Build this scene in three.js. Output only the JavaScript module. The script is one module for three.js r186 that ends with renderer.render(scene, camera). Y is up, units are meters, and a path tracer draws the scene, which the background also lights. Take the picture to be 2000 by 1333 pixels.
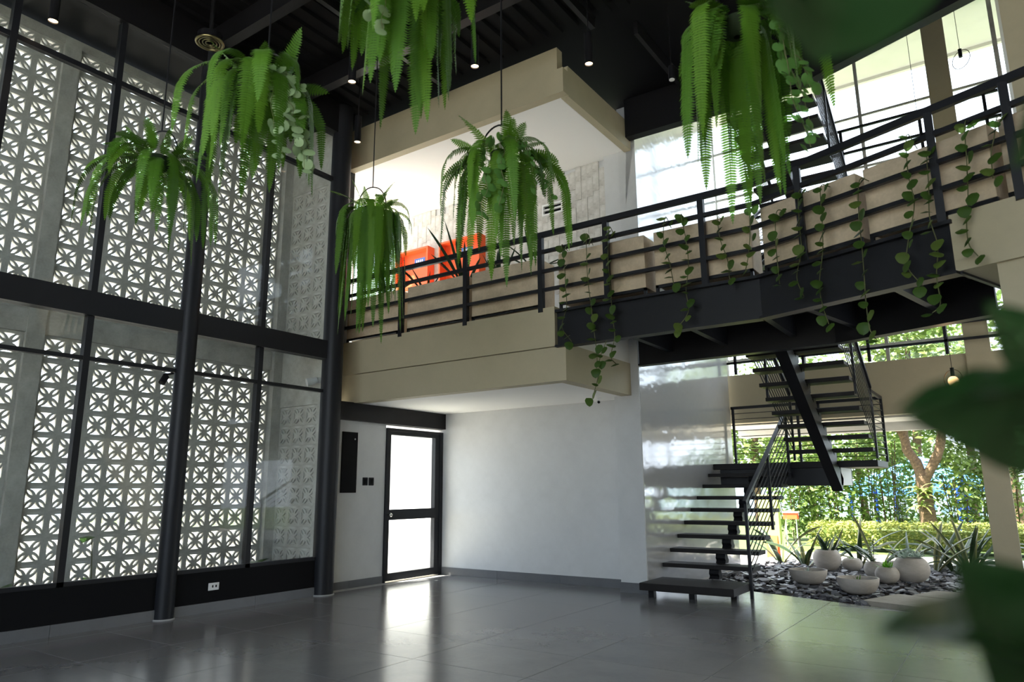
import * as THREE from 'three';
import { mergeGeometries } from 'three/addons/utils/BufferGeometryUtils.js';
import { RoundedBoxGeometry } from 'three/addons/geometries/RoundedBoxGeometry.js';
import { RectAreaLightUniformsLib } from 'three/addons/lights/RectAreaLightUniformsLib.js';

// ------------------------------------------------------------------ camera, sky, sun, exposure
const scene = new THREE.Scene();
const renderer = new THREE.WebGLRenderer({ antialias: true });
renderer.toneMapping = THREE.LinearToneMapping;
renderer.toneMappingExposure = 1.65;
renderer.shadowMap.enabled = true;
RectAreaLightUniformsLib.init();

const EYE = 1.25;
const camera = new THREE.PerspectiveCamera(2 * Math.atan(666.5 / 1389.164) * 180 / Math.PI, 2000 / 1333, 0.05, 300);
{
  const yaw = 0.60672679, pitch = 0.20686876, roll = -0.00747868;
  const cy = Math.cos(yaw), sy = Math.sin(yaw), cp = Math.cos(pitch), sp = Math.sin(pitch), cr = Math.cos(roll), sr = Math.sin(roll);
  const A = [[cy, 0, sy], [-sp * sy, cp, sp * cy], [-cp * sy, -sp, cp * cy]];
  const R0 = A[0].map((v, i) => cr * v - sr * A[1][i]), R1 = A[0].map((v, i) => sr * v + cr * A[1][i]), R2 = A[2];
  const right = new THREE.Vector3(R0[0], -R0[1], -R0[2]), up = new THREE.Vector3(-R1[0], R1[1], R1[2]), back = new THREE.Vector3(-R2[0], R2[1], R2[2]);
  const m = new THREE.Matrix4().makeBasis(right, up, back).setPosition(0, EYE, 0);
  camera.matrixAutoUpdate = true;
  m.decompose(camera.position, camera.quaternion, camera.scale);
  camera.focus = 8.5;
  camera.userData.fStop = 2.2;
}
scene.add(camera);

scene.background = new THREE.Color().setRGB(0.86, 0.96, 1.09);
scene.backgroundIntensity = 2.6;

const sun = new THREE.DirectionalLight(new THREE.Color().setRGB(1, 0.93, 0.80), 20);
sun.position.set(-12.5, 25, -1.5); sun.target.position.set(-2, 0, -12);
sun.castShadow = true; sun.shadow.mapSize.set(2048, 2048); sun.shadow.radius = 1;
Object.assign(sun.shadow.camera, { left: -30, right: 30, top: 30, bottom: -30, near: 1, far: 90 });
scene.add(sun, sun.target);

// ------------------------------------------------------------------ helpers
let seedState = 1;
function seed(n) { seedState = (n * 2654435761) >>> 0; }
function rnd() { seedState = (seedState + 0x6D2B79F5) >>> 0; let t = seedState; t = Math.imul(t ^ (t >>> 15), t | 1); t ^= t + Math.imul(t ^ (t >>> 7), t | 61); return ((t ^ (t >>> 14)) >>> 0) / 4294967296; }
const rr = (a, b) => a + (b - a) * rnd();
const V = (x, y, z) => new THREE.Vector3(x, y, z);
const RGB = (r, g, b) => new THREE.Color().setRGB(r, g, b);
const taken = {};
function numbered(name) { const k = taken[name] = (taken[name] ?? -1) + 1; return k ? name + '_' + String(k).padStart(3, '0') : name; }
function tag(o, label, category, group, kind) { if (label) o.userData.label = label; if (category) o.userData.category = category; if (group) o.userData.group = group; if (kind) o.userData.kind = kind; return o; }
function thing(name, label, category, group) { const g = new THREE.Group(); g.name = numbered(name); scene.add(g); return tag(g, label, category, group); }
function structure(name, label) { const g = new THREE.Group(); g.name = name; scene.add(g); return tag(g, label, null, null, 'structure'); }
function part(name, geo, mat, parent) { const m = new THREE.Mesh(geo, mat); m.name = name; m.castShadow = m.receiveShadow = true; parent.add(m); return m; }
function metreUV(g) {
  const p = g.attributes.position, n = g.attributes.normal, uv = new Float32Array(p.count * 2);
  for (let i = 0; i < p.count; i++) {
    const ax = Math.abs(n.getX(i)), ay = Math.abs(n.getY(i)), az = Math.abs(n.getZ(i));
    if (ay >= ax && ay >= az) { uv[2 * i] = p.getX(i); uv[2 * i + 1] = p.getZ(i); } else if (ax >= az) { uv[2 * i] = p.getZ(i); uv[2 * i + 1] = p.getY(i); } else { uv[2 * i] = p.getX(i); uv[2 * i + 1] = p.getY(i); }
  }
  g.setAttribute('uv', new THREE.BufferAttribute(uv, 2)); return g;
}
function boxG(x0, x1, y0, y1, z0, z1) { const g = new THREE.BoxGeometry(Math.abs(x1 - x0), Math.abs(y1 - y0), Math.abs(z1 - z0)); g.translate((x0 + x1) / 2, (y0 + y1) / 2, (z0 + z1) / 2); return metreUV(g); }
function rboxG(x0, x1, y0, y1, z0, z1, r = 0.006) { const g = new RoundedBoxGeometry(Math.abs(x1 - x0), Math.abs(y1 - y0), Math.abs(z1 - z0), 1, r); g.translate((x0 + x1) / 2, (y0 + y1) / 2, (z0 + z1) / 2); return metreUV(g); }
function barG(a, b, w, h) { // rectangular bar from a to b; h is its upright side
  const d = b.clone().sub(a), L = d.length(); d.normalize();
  const side = Math.abs(d.y) > 0.99 ? V(1, 0, 0) : V(0, 1, 0).cross(d).normalize(), up = d.clone().cross(side);
  const g = new THREE.BoxGeometry(w, h, L);
  g.applyMatrix4(new THREE.Matrix4().makeBasis(side, up, d).setPosition(a.clone().add(b).multiplyScalar(0.5))); return g;
}
function rodG(a, b, r, seg = 8, r2 = r) {
  const d = b.clone().sub(a), L = d.length(), g = new THREE.CylinderGeometry(r2, r, L, seg);
  g.applyQuaternion(new THREE.Quaternion().setFromUnitVectors(V(0, 1, 0), d.normalize())); const c = a.clone().add(b).multiplyScalar(0.5); g.translate(c.x, c.y, c.z); return g;
}
function tubeG(pts, r, seg = 24, rad = 6) { return new THREE.TubeGeometry(new THREE.CatmullRomCurve3(pts), seg, r, rad); }
function prismG(pts, y0, y1) { // polygon in x,z
  const s = new THREE.Shape(pts.map(([x, z]) => new THREE.Vector2(x, -z))), g = new THREE.ExtrudeGeometry(s, { depth: y1 - y0, bevelEnabled: false });
  g.rotateX(-Math.PI / 2); g.translate(0, y0, 0); return metreUV(g);
}
function latheG(profile, seg = 40) { return new THREE.LatheGeometry(profile.map(([x, y]) => new THREE.Vector2(x, y)), seg); }

// ------------------------------------------------------------------ textures (grain only)
function noiseTexture(n, fn, colour) {
  const d = new Uint8Array(n * n * 4);
  for (let y = 0; y < n; y++) for (let x = 0; x < n; x++) { const c = fn(x / n, y / n), i = 4 * (y * n + x); d[i] = c[0]; d[i + 1] = c[1]; d[i + 2] = c[2]; d[i + 3] = 255; }
  const t = new THREE.DataTexture(d, n, n); t.wrapS = t.wrapT = THREE.RepeatWrapping; t.magFilter = THREE.LinearFilter; t.minFilter = THREE.LinearMipmapLinearFilter; t.generateMipmaps = true;
  if (colour) t.colorSpace = THREE.SRGBColorSpace; t.needsUpdate = true; return t;
}
function latticeNoise(k, s) { seed(s); const t = Array.from({ length: k * k }, rnd); return (u, v) => { const x = u * k, y = v * k, i = Math.floor(x), j = Math.floor(y), f = x - i, g = y - j, a = f * f * (3 - 2 * f), b = g * g * (3 - 2 * g), q = (p, r) => t[((r % k) + k) % k * k + ((p % k) + k) % k]; return (q(i, j) * (1 - a) + q(i + 1, j) * a) * (1 - b) + (q(i, j + 1) * (1 - a) + q(i + 1, j + 1) * a) * b; }; }
const nA = latticeNoise(6, 11), nB = latticeNoise(17, 12), nC = latticeNoise(61, 13), nD = latticeNoise(128, 14);
const fractal = (u, v) => 0.42 * nA(u, v) + 0.28 * nB(u, v) + 0.18 * nC(u, v) + 0.12 * nD(u, v);
const clamp = (v) => Math.max(0, Math.min(255, v));
const concreteMap = noiseTexture(256, (u, v) => { const f = fractal(u, v) - 0.5; return [clamp(222 + 60 * f), clamp(220 + 62 * f), clamp(216 + 66 * f)]; }, true);
const grainBump = noiseTexture(256, (u, v) => { const f = 255 * fractal(u, v); return [f, f, f]; });
const plasterMap = noiseTexture(256, (u, v) => { const f = fractal(u, v) - 0.5; return [clamp(246 + 12 * f), clamp(246 + 12 * f), clamp(246 + 12 * f)]; }, true);
const tileMap = noiseTexture(256, (u, v) => { const f = fractal(u, v) - 0.5; return [clamp(238 + 26 * f), clamp(238 + 26 * f), clamp(239 + 26 * f)]; }, true);
const barkMap = noiseTexture(256, (u, v) => { const f = 0.5 * nB(u * 2, v) + 0.5 * nC(u, v * 0.6) - 0.5; return [clamp(205 + 110 * f), clamp(200 + 110 * f), clamp(190 + 110 * f)]; }, true);
const waveBump = noiseTexture(256, (u, v) => { const f = 255 * (0.75 * nA(u, v) + 0.25 * nB(u, v)); return [f, f, f]; });
function rep(t, x, y = x) { const c = t.clone(); c.repeat.set(x, y); c.needsUpdate = true; return c; }

// ------------------------------------------------------------------ materials
const std = (color, roughness = 0.6, more = {}) => new THREE.MeshStandardMaterial({ color, roughness, ...more });
const leafMaterial = (r, g, b, t = 0.35, rough = 0.55) => new THREE.MeshPhysicalMaterial({ color: RGB(r, g, b), roughness: rough, transmission: t, thickness: 0, side: THREE.DoubleSide, specularIntensity: 0.5 });
const M = {
  white: std(RGB(0.64, 0.65, 0.66), 0.7, { map: plasterMap }),
  ceilingWhite: std(RGB(0.88, 0.875, 0.87), 0.8),
  beige: std(RGB(0.46, 0.41, 0.285), 0.65, { map: plasterMap }),
  cream: std(RGB(0.80, 0.78, 0.71), 0.7, { map: plasterMap }),
  tile: std(RGB(0.190, 0.192, 0.200), 0.19, { map: rep(tileMap, 0.7) }),
  tile2: std(RGB(0.184, 0.186, 0.195), 0.20, { map: rep(tileMap, 0.55) }),
  tile3: std(RGB(0.196, 0.196, 0.203), 0.195, { map: rep(tileMap, 0.6) }),
  grout: std(RGB(0.36, 0.36, 0.36), 0.8),
  skirting: std(RGB(0.15, 0.155, 0.165), 0.35, { map: rep(tileMap, 0.9) }),
  black: new THREE.MeshPhysicalMaterial({ color: RGB(0.010, 0.010, 0.012), roughness: 0.4, specularIntensity: 0.45 }),
  blackMatt: new THREE.MeshPhysicalMaterial({ color: RGB(0.006, 0.006, 0.007), roughness: 0.75, specularIntensity: 0.3 }),
  steel: new THREE.MeshPhysicalMaterial({ color: RGB(0.014, 0.015, 0.019), roughness: 0.42, specularIntensity: 0.45 }),
  roof: new THREE.MeshPhysicalMaterial({ color: RGB(0.006, 0.006, 0.007), roughness: 0.8, specularIntensity: 0.25 }),
  tread: new THREE.MeshPhysicalMaterial({ color: RGB(0.016, 0.014, 0.014), roughness: 0.5, specularIntensity: 0.4, bumpMap: rep(grainBump, 2), bumpScale: 0.001 }),
  blockLit: std(RGB(0.86, 0.85, 0.82), 0.85, { map: rep(concreteMap, 1.3) }),  // screen block colour lightened to carry the light falling on the return wall
  block: std(RGB(0.70, 0.70, 0.68), 0.85, { map: rep(concreteMap, 1.3) }),
  screenWall: std(RGB(0.66, 0.66, 0.64), 0.85, { map: concreteMap }),
  planter: std(RGB(0.80, 0.66, 0.49), 0.8, { map: rep(concreteMap, 0.8), bumpMap: grainBump, bumpScale: 0.002 }),
  glossy: new THREE.MeshPhysicalMaterial({ color: RGB(0.50, 0.51, 0.53), roughness: 0.12, bumpMap: rep(waveBump, 0.6, 1.1), bumpScale: 0.008, clearcoat: 1, clearcoatRoughness: 0.1, specularIntensity: 1, ior: 1.8 }),
  brickWhite: std(RGB(0.74, 0.73, 0.71), 0.85, { map: rep(concreteMap, 2), bumpMap: rep(grainBump, 3), bumpScale: 0.004 }),
  glass: new THREE.MeshPhysicalMaterial({ color: RGB(0.93, 0.95, 0.95), roughness: 0, transmission: 1, thickness: 0, ior: 1.45, specularIntensity: 0.35 }),
  chrome: std(RGB(0.65, 0.64, 0.6), 0.22, { metalness: 1 }),
  orange: std(RGB(0.85, 0.12, 0.025), 0.55),
  blueLabel: std(RGB(0.05, 0.16, 0.50), 0.5),
  plastic: std(RGB(0.78, 0.78, 0.78), 0.45),
  basket: std(RGB(0.02, 0.035, 0.012), 0.9),
  soil: std(RGB(0.045, 0.028, 0.018), 0.95, { map: rep(concreteMap, 2) }),
  pot: std(RGB(0.60, 0.56, 0.52), 0.75, { map: rep(concreteMap, 1), bumpMap: rep(grainBump, 2), bumpScale: 0.001 }),
  slate: [std(RGB(0.10, 0.10, 0.115), 0.45), std(RGB(0.14, 0.143, 0.16), 0.4), std(RGB(0.06, 0.062, 0.072), 0.5), std(RGB(0.21, 0.21, 0.235), 0.4)],
  paver: std(RGB(0.42, 0.39, 0.34), 0.8, { map: concreteMap }),
  path: std(RGB(0.62, 0.59, 0.54), 0.9, { map: rep(concreteMap, 0.3) }),
  grass: std(RGB(0.10, 0.16, 0.04), 0.95, { map: rep(concreteMap, 0.7) }),
  bark: std(RGB(0.20, 0.135, 0.085), 0.9, { map: rep(barkMap, 3, 1), bumpMap: rep(grainBump, 4), bumpScale: 0.012 }),
  blueSteel: std(RGB(0.012, 0.07, 0.42), 0.45),
  canopyBlue: std(RGB(0.10, 0.30, 0.78), 0.7),
  lampGlow: std(RGB(1, 0.9, 0.7), 0.5, { emissive: RGB(1, 0.72, 0.42), emissiveIntensity: 5 }),
  bulbGlow: std(RGB(1, 0.85, 0.6), 0.4, { emissive: RGB(1, 0.6, 0.26), emissiveIntensity: 4 }),
  fern: [leafMaterial(0.10, 0.24, 0.016, 0.4), leafMaterial(0.085, 0.215, 0.015, 0.4), leafMaterial(0.12, 0.27, 0.018, 0.4), leafMaterial(0.075, 0.195, 0.014, 0.4)],
  fernStem: std(RGB(0.05, 0.09, 0.02), 0.7),
  coin: leafMaterial(0.30, 0.42, 0.22, 0.25),
  coinDark: leafMaterial(0.10, 0.24, 0.05, 0.3),
  pothos: [leafMaterial(0.055, 0.115, 0.02, 0.25, 0.4), leafMaterial(0.062, 0.125, 0.022, 0.25, 0.4), leafMaterial(0.050, 0.108, 0.019, 0.25, 0.4), leafMaterial(0.11, 0.17, 0.035, 0.25, 0.4)],
  vineStem: std(RGB(0.12, 0.13, 0.05), 0.7),
  sword: [leafMaterial(0.024, 0.055, 0.026, 0.1), leafMaterial(0.028, 0.062, 0.028, 0.1), leafMaterial(0.034, 0.068, 0.03, 0.1)],
  swordEdge: leafMaterial(0.42, 0.40, 0.17, 0.2),
  troughLeaf: leafMaterial(0.06, 0.15, 0.03, 0.3, 0.4),
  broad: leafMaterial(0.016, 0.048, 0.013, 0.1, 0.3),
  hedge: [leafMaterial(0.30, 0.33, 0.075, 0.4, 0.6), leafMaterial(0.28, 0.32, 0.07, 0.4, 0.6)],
  bamboo: [leafMaterial(0.15, 0.24, 0.05, 0.4), leafMaterial(0.17, 0.26, 0.055, 0.4)],
  bush: [leafMaterial(0.15, 0.23, 0.05, 0.35), leafMaterial(0.17, 0.25, 0.055, 0.35)],
  crown: [leafMaterial(0.18, 0.26, 0.06, 0.45), leafMaterial(0.20, 0.27, 0.065, 0.45), leafMaterial(0.17, 0.25, 0.06, 0.45)],
  pale: leafMaterial(0.48, 0.58, 0.50, 0.2),
};

// ------------------------------------------------------------------ key lines of the building
const XG = -7.25;                                  // glass wall
const K0 = V(-1.79, 0, -6.75), ANG = 0.349;        // bridge bend
const U = V(Math.cos(ANG), 0, Math.sin(ANG)), N2 = V(-Math.sin(ANG), 0, Math.cos(ANG)); // along the bent leg, and its front
const alongBend = (s, y, out = 0) => V(K0.x + U.x * s + N2.x * out, y, K0.z + U.z * s + N2.z * out);
const FARZ = -8.45, KF = V(-1.45, 0, -8.45);

// ================================================================== STRUCTURE
// floor of tiles
{
  const f = structure('floor', 'dark grey glossy tiled hall floor');
  const edge = (x) => x < -2.9 ? -9.32 : Math.min(-9.32 + (x + 2.9) * 0.364, -6.4);   // the floor's edge along the slate bed
  part('floor_bed', prismG([[-7.4, 4.2], [4.4, 4.2], [4.4, -6.4], [4.4, edge(4.4)], [-2.9, -9.32], [-2.9, -9.4], [-7.4, -9.4]].filter((p, i, a) => !i || p[0] !== a[i - 1][0] || p[1] !== a[i - 1][1]), -0.15, -0.003), M.grout, f);
  const px = 1.03, pz = 0.73, gap = 0.003, mats = [M.tile, M.tile2, M.tile3]; seed(5);
  for (let i = -2; i < 11; i++) for (let j = -4; j < 15; j++) {
    const x0 = Math.max(-5.99 + px * i, -7.24), x1 = Math.min(-5.99 + px * (i + 1), 4.3), z0 = -6.5 + pz * j, z1 = Math.min(z0 + pz, 4.1);
    if (x1 - x0 < 0.05 || z1 - z0 < 0.05) continue;
    const eL = edge(x0), eR = edge(x1);
    if (z1 <= Math.min(eL, eR) + 0.02) continue;
    const a = Math.max(z0, eL), b = Math.max(z0, eR); if (a >= z1 && b >= z1) continue;
    const P = [[x0 + gap, z1 - gap], [x1 - gap, z1 - gap]];
    if (b < z1 - gap) P.push([x1 - gap, b + gap]); else P.push([x0 + (x1 - x0) * (z1 - eL) / (eR - eL), z1 - gap]);
    if (a < z1 - gap) P.push([x0 + gap, a + gap]);
    if (b < z1 - gap && P.length < 4) continue;
    part('tile', prismG(P, -0.012, 0), mats[Math.floor(rnd() * 3)], f);
  }
}
// black upstand under the glass, with skirting
{
  const w = structure('wall_left', 'low black wall under the glass front with grey tiled skirting');
  part('upstand', boxG(XG - 0.1, XG + 0.02, 0.1, 0.42, 4, -6.2), M.blackMatt, w);
  for (let k = 0; k < 9; k++) part('skirting_tile', boxG(XG - 0.02, XG + 0.032, 0, 0.102, 3.2 - k * 1.06, 3.2 - (k + 1) * 1.06 + 0.003 < -6.2 ? -6.2 : 3.2 - (k + 1) * 1.06 + 0.003), M.skirting, w);
}
// glass front with mullions, transoms and panes
{
  const w = structure('window_1', 'tall black framed glass front in the hall facing the breeze block screen');
  const zs = [3.85, 2.85, 1.85, 0.83, -0.19, -1.2, -2.23, -3.2, -4.2, -5.15, -6.25];
  const bands = [[0.42, 2.51], [2.55, 2.95], [3.19, 5.455], [5.51, 6.17]];
  zs.forEach((z, i) => { if (i === 8 || i === 10 || i === 6 && false) return; part('mullion', boxG(XG - 0.05, XG + 0.03, 0.42, 6.17, z - 0.03, z + 0.03), M.steel, w); });
  part('transom_beam', boxG(XG - 0.08, XG + 0.06, 2.95, 3.19, 4, -6.25), M.steel, w);
  part('transom', boxG(XG - 0.035, XG + 0.025, 2.51, 2.55, 4, -6.25), M.steel, w);
  part('transom', boxG(XG - 0.035, XG + 0.025, 5.455, 5.51, 4, -6.25), M.steel, w);
  part('top_beam', boxG(XG - 0.09, XG + 0.07, 6.17, 6.62, 4, -6.25), M.black, w);
  part('bottom_frame', boxG(XG - 0.04, XG + 0.03, 0.42, 0.46, 4, -6.25), M.steel, w);
  for (let i = 0; i + 1 < zs.length; i++) for (const [y0, y1] of bands) part('pane', boxG(XG - 0.004, XG + 0.004, y0, y1, zs[i] - 0.02, zs[i + 1] + 0.02), M.glass, w);
}
// breeze-block screen
function blockGeometry(depth) {
  const h = 0.1309, s = new THREE.Shape([new THREE.Vector2(-h, -h), new THREE.Vector2(h, -h), new THREE.Vector2(h, h), new THREE.Vector2(-h, h)]);
  const rot = (x, y, k) => k === 0 ? [x, y] : k === 1 ? [-y, x] : k === 2 ? [-x, -y] : [y, -x];
  for (let k = 0; k < 4; k++) {
    const p = new THREE.Path(); p.moveTo(...rot(0, 0.034, k)); p.quadraticCurveTo(...rot(0.016, 0.083, k), ...rot(0.064, 0.100, k)); p.lineTo(...rot(-0.064, 0.100, k)); p.quadraticCurveTo(...rot(-0.016, 0.083, k), ...rot(0, 0.034, k)); s.holes.push(p);
    const q = new THREE.Path(), d = Math.SQRT1_2, at = (r, o) => rot((r - o) * d, (r + o) * d, k); q.moveTo(...at(0.044, 0)); q.quadraticCurveTo(...at(0.088, 0.027), ...at(0.132, 0)); q.quadraticCurveTo(...at(0.088, -0.027), ...at(0.044, 0)); s.holes.push(q);
  }
  const g = new THREE.ExtrudeGeometry(s, { depth, bevelEnabled: false, curveSegments: 4 }); g.translate(0, 0, -depth / 2); return g;
}
const SX = -8.4, PITCH = 0.262;
{
  const w = structure('wall_screen', 'grey white breeze block screen standing outside the glass front');
  const g = blockGeometry(0.045); g.rotateY(Math.PI / 2); const gg = metreUV(g);
  const upper = [], lower = []; for (let j = -1; j <= 10; j++) upper.push(3.56 + PITCH * j); for (let j = 0; j < 10; j++) lower.push(2.787 - 0.2645 * j);
  const colsR = []; for (let i = 0; i <= 10; i++) colsR.push(-3.38 - PITCH * i);
  const put = (z, y) => { const b = part('breeze_block', gg, M.block, w); b.position.set(SX, y, z); if (y < 2.95) b.scale.y = 1.0095; };
  for (const z of [-2.94, -2.678, -2.416, ...colsR]) for (const y of upper) put(z, y);
  for (const z of [-2.94, ...colsR]) for (const y of lower) put(z, y);
  const rest = []; for (let k = 0; k < 14; k++) for (const y of [...upper, ...lower]) { const z = (k < 2 ? -2.678 + PITCH * k : -2.154 + PITCH * (k - 2)); if (k < 2 && y > 3) continue; rest.push(gg.clone().translate(SX, y, z)); }
  const m = part('breeze_blocks_further_along', mergeGeometries(rest), M.block, w); m.userData.kind = 'stuff';
  part('pilaster', boxG(SX - 0.08, SX + 0.075, 0, 6.35, -3.072, -3.248), M.screenWall, w);
  part('end_pilaster', boxG(SX - 0.1, SX + 0.11, 0, 6.5, -6.132, -6.36), M.screenWall, w);
  part('pilaster', boxG(SX - 0.08, SX + 0.075, 0, 6.35, 1.27, 1.45), M.screenWall, w);
  part('plain_wall', boxG(SX - 0.06, SX + 0.055, 0, 6.44, 1.45, 4.1), M.screenWall, w);
  part('end_wall', boxG(SX, XG - 0.05, 0, 6.44, 4.0, 4.12), M.screenWall, w);
  part('floor_band', boxG(SX - 0.06, SX + 0.055, 2.92, 3.167, 1.4, -6.14), M.screenWall, w);
  part('foot_wall', boxG(SX - 0.06, SX + 0.055, 0, 0.272, 1.4, -6.14), M.screenWall, w);
  part('top_band', boxG(SX - 0.06, SX + 0.055, 6.313, 6.42, 1.4, -6.14), M.screenWall, w);
  const r = structure('wall_return', 'pale return wall faced with closed breeze blocks beside the corner column');
  part('backing', boxG(SX + 0.1, -7.38, 0, 6.6, -6.305, -6.45), M.blockLit, r);
  const g2 = metreUV(blockGeometry(0.022));
  for (let i = 0; i < 3; i++) { for (let j = -1; j <= 7; j++) part('breeze_block', g2, M.blockLit, r).position.set(-7.64 - PITCH * i, 3.56 + PITCH * j, -6.294); for (let j = 2; j < 10; j++) part('breeze_block', g2, M.blockLit, r).position.set(-7.64 - PITCH * i, 2.787 - 0.2645 * j, -6.294); }
  part('lower_plaster', boxG(-8.3, -7.36, 2.395, 3.167, -6.27, -6.34), M.blockLit, r);
  part('upper_plaster', boxG(-8.3, -7.36, 5.525, 6.6, -6.27, -6.34), M.blockLit, r);
  part('side_plaster', boxG(-7.508, -7.36, 0, 6.6, -6.268, -6.34), M.blockLit, r);
  part('foot', boxG(-8.3, -7.36, 0, 0.275, -6.27, -6.34), M.blockLit, r);
}
// planting trough between glass and screen
{
  const t = structure('planting_trough_4', 'black planting trough between the glass and the screen');
  part('trough', boxG(SX + 0.06, XG - 0.11, 0, 0.28, 1.4, -6.26), M.blackMatt, t);
  part('soil', boxG(SX + 0.08, XG - 0.13, 0.28, 0.3, 1.4, -6.24), M.soil, t);
}
// door wall, door, lintel beam
{
  const w = structure('wall_door', 'white wall panel beside the glass door');
  part('panel', boxG(-7.5, -7.4, 0, 2.25, -6.38, -7.45), M.white, w);
  part('over_door', boxG(-7.5, -7.4, 2.19, 2.46, -7.45, -8.72), M.white, w);
  for (const [a, b] of [[-6.42, -6.83], [-6.833, -7.445]]) part('skirting_tile', boxG(-7.41, -7.385, 0, 0.095, a, b), M.skirting, w);
  const b = structure('trim_1', 'black steel beam above the glass door');
  part('beam', boxG(-7.5, -7.33, 2.2, 2.445, -6.4, -8.70), M.black, b);
  const d = structure('door_1', 'black framed glass door with a wide middle rail');
  const X0 = -7.46, X1 = -7.385;
  part('jamb', boxG(X0 - 0.02, X1 + 0.01, 0, 2.15, -7.452, -7.49), M.steel, d);
  part('jamb', boxG(X0 - 0.02, X1 + 0.01, 0, 2.15, -8.62, -8.695), M.steel, d);
  part('head', boxG(X0 - 0.02, X1 + 0.01, 2.11, 2.15, -7.49, -8.62), M.steel, d);
  part('stile', boxG(X0, X1, 0.015, 2.105, -7.494, -7.545), M.steel, d);
  part('stile', boxG(X0, X1, 0.015, 2.105, -8.52, -8.615), M.steel, d);
  part('top_rail', boxG(X0, X1, 2.055, 2.105, -7.545, -8.52), M.steel, d);
  part('middle_rail', boxG(X0, X1, 0.845, 0.99, -7.545, -8.52), M.steel, d);
  part('bottom_rail', boxG(X0, X1, 0.015, 0.118, -7.545, -8.52), M.steel, d);
  part('pane', boxG(-7.424, -7.418, 0.118, 0.845, -7.545, -8.52), M.glass, d);
  part('pane', boxG(-7.424, -7.418, 0.99, 2.055, -7.545, -8.52), M.glass, d);
  const k = part('knob', new THREE.SphereGeometry(0.026, 16, 10), M.chrome, d); k.position.set(-7.33, 0.92, -7.52);
  part('knob_rose', rodG(V(-7.385, 0.92, -7.52), V(-7.34, 0.92, -7.52), 0.016, 12), M.chrome, d);
}
// white back wall with pier
{
  const w = structure('wall_back', 'white back wall under the balcony with a square pier');
  part('plaster', boxG(-7.5, -4.2, 0, 2.5, -8.7, -8.9), M.white, w);
  part('pier', boxG(-4.2, -3.845, 0, 3.3, -8.4, -8.9), M.white, w);
  for (let k = 0; k < 3; k++) part('skirting_tile', boxG(-7.385 + k * 1.06, Math.min(-7.385 + (k + 1) * 1.06 - 0.004, -4.2), 0, 0.11, -8.69, -8.712), M.skirting, w);
  part('skirting_tile', boxG(-4.212, -3.84, 0, 0.12, -8.388, -8.41), M.skirting, w);
  part('skirting_tile', boxG(-4.212, -4.19, 0, 0.12, -8.412, -8.7), M.skirting, w);
}
// glossy cladding wall beside the stairs
{
  const w = structure('wall_glossy', 'glossy white wavy clad wall beside the black stairs');
  part('lower_cladding', boxG(-4.1, -3.842, 0, 3.3, -8.42, -12.0), M.glossy, w);
  part('upper_cladding', boxG(-4.1, -3.842, 3.3, 8.85, -8.6, -12.0), M.glossy, w);
}
// balcony slab, fascias, soffit
{
  const c = structure('ceiling_1', 'white soffit under the balcony');
  part('soffit', boxG(-7.65, -4.1, 2.44, 2.5, -6.9, -8.7), M.ceilingWhite, c);
  const t = structure('trim_2', 'two stepped beige fascia bands along the balcony edge');
  part('lower_fascia', boxG(-7.65, -3.955, 2.44, 2.83, -6.75, -6.9), M.beige, t);
  part('upper_fascia', boxG(-7.65, -4.07, 2.835, 3.295, -6.715, -6.9), M.beige, t);
  part('return_fascia', boxG(-3.955, -4.1, 2.44, 2.86, -6.9, -8.4), M.beige, t);
  const f = structure('floor_upper', 'upper floor slab of the balcony room');
  part('slab', boxG(-8.4, -3.97, 2.86, 3.295, -6.9, -8.7), M.cream, f);
}
// upper room
{
  const w = structure('wall_upper', 'white rough brick wall of the upper room');
  part('backing', boxG(-8.5, -3.845, 3.295, 6.1, -8.7, -8.85), M.white, w);
  part('end_pier', boxG(-4.33, -3.845, 3.295, 6.1, -8.6, -8.7), M.white, w);
  seed(21); const cw = 0.098, ch = 0.29;
  const gs = [0, 0.002, 0.004, 0.007].map((d) => boxG(-cw / 2 + 0.0006, cw / 2 - 0.0006, -ch / 2 + 0.0006, ch / 2 - 0.0006, -0.01, 0.012 + d));
  for (let i = 0; i < 41; i++) { const off = rnd() * ch; for (let j = 0; j < 7; j++) { let y = 3.95 + off + ch * j; const top = Math.min(y + ch / 2, 5.968), h = top - (y - ch / 2); if (h < 0.03) continue; const b = part('brick', gs[Math.floor(rnd() * 4)], M.brickWhite, w); b.position.set(-8.33 + cw * i, top - h / 2, -8.69); b.scale.y = h / ch; } }
  const c = structure('ceiling_2', 'white ceiling of the upper room');
  part('panel', boxG(-8.5, -3.97, 5.97, 6.05, -6.76, -8.7), M.ceilingWhite, c);
  const t = structure('trim_3', 'stepped beige fascia band above the balcony room');
  part('lower_band', boxG(-7.65, -3.9, 5.955, 6.275, -6.74, -6.86), M.beige, t);
  part('upper_band', boxG(-7.65, -4.0, 6.28, 6.6, -6.775, -6.9), M.beige, t);
  part('return_band', boxG(-3.9, -4.0, 5.94, 6.35, -6.86, -8.62), M.beige, t);
  part('jamb', boxG(-7.8, -7.66, 2.45, 6.62, -6.34, -6.9), M.black, t);
  const n = structure('window_2', 'bright end window of the upper room');
  part('pane', boxG(-8.43, -8.42, 3.4, 5.97, -6.5, -8.68), M.glass, n);
  for (const z of [-6.47, -7.6, -8.69]) part('frame', boxG(-8.45, -8.40, 3.3, 5.97, z - 0.02, z + 0.02), M.plastic, n);
}
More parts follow.
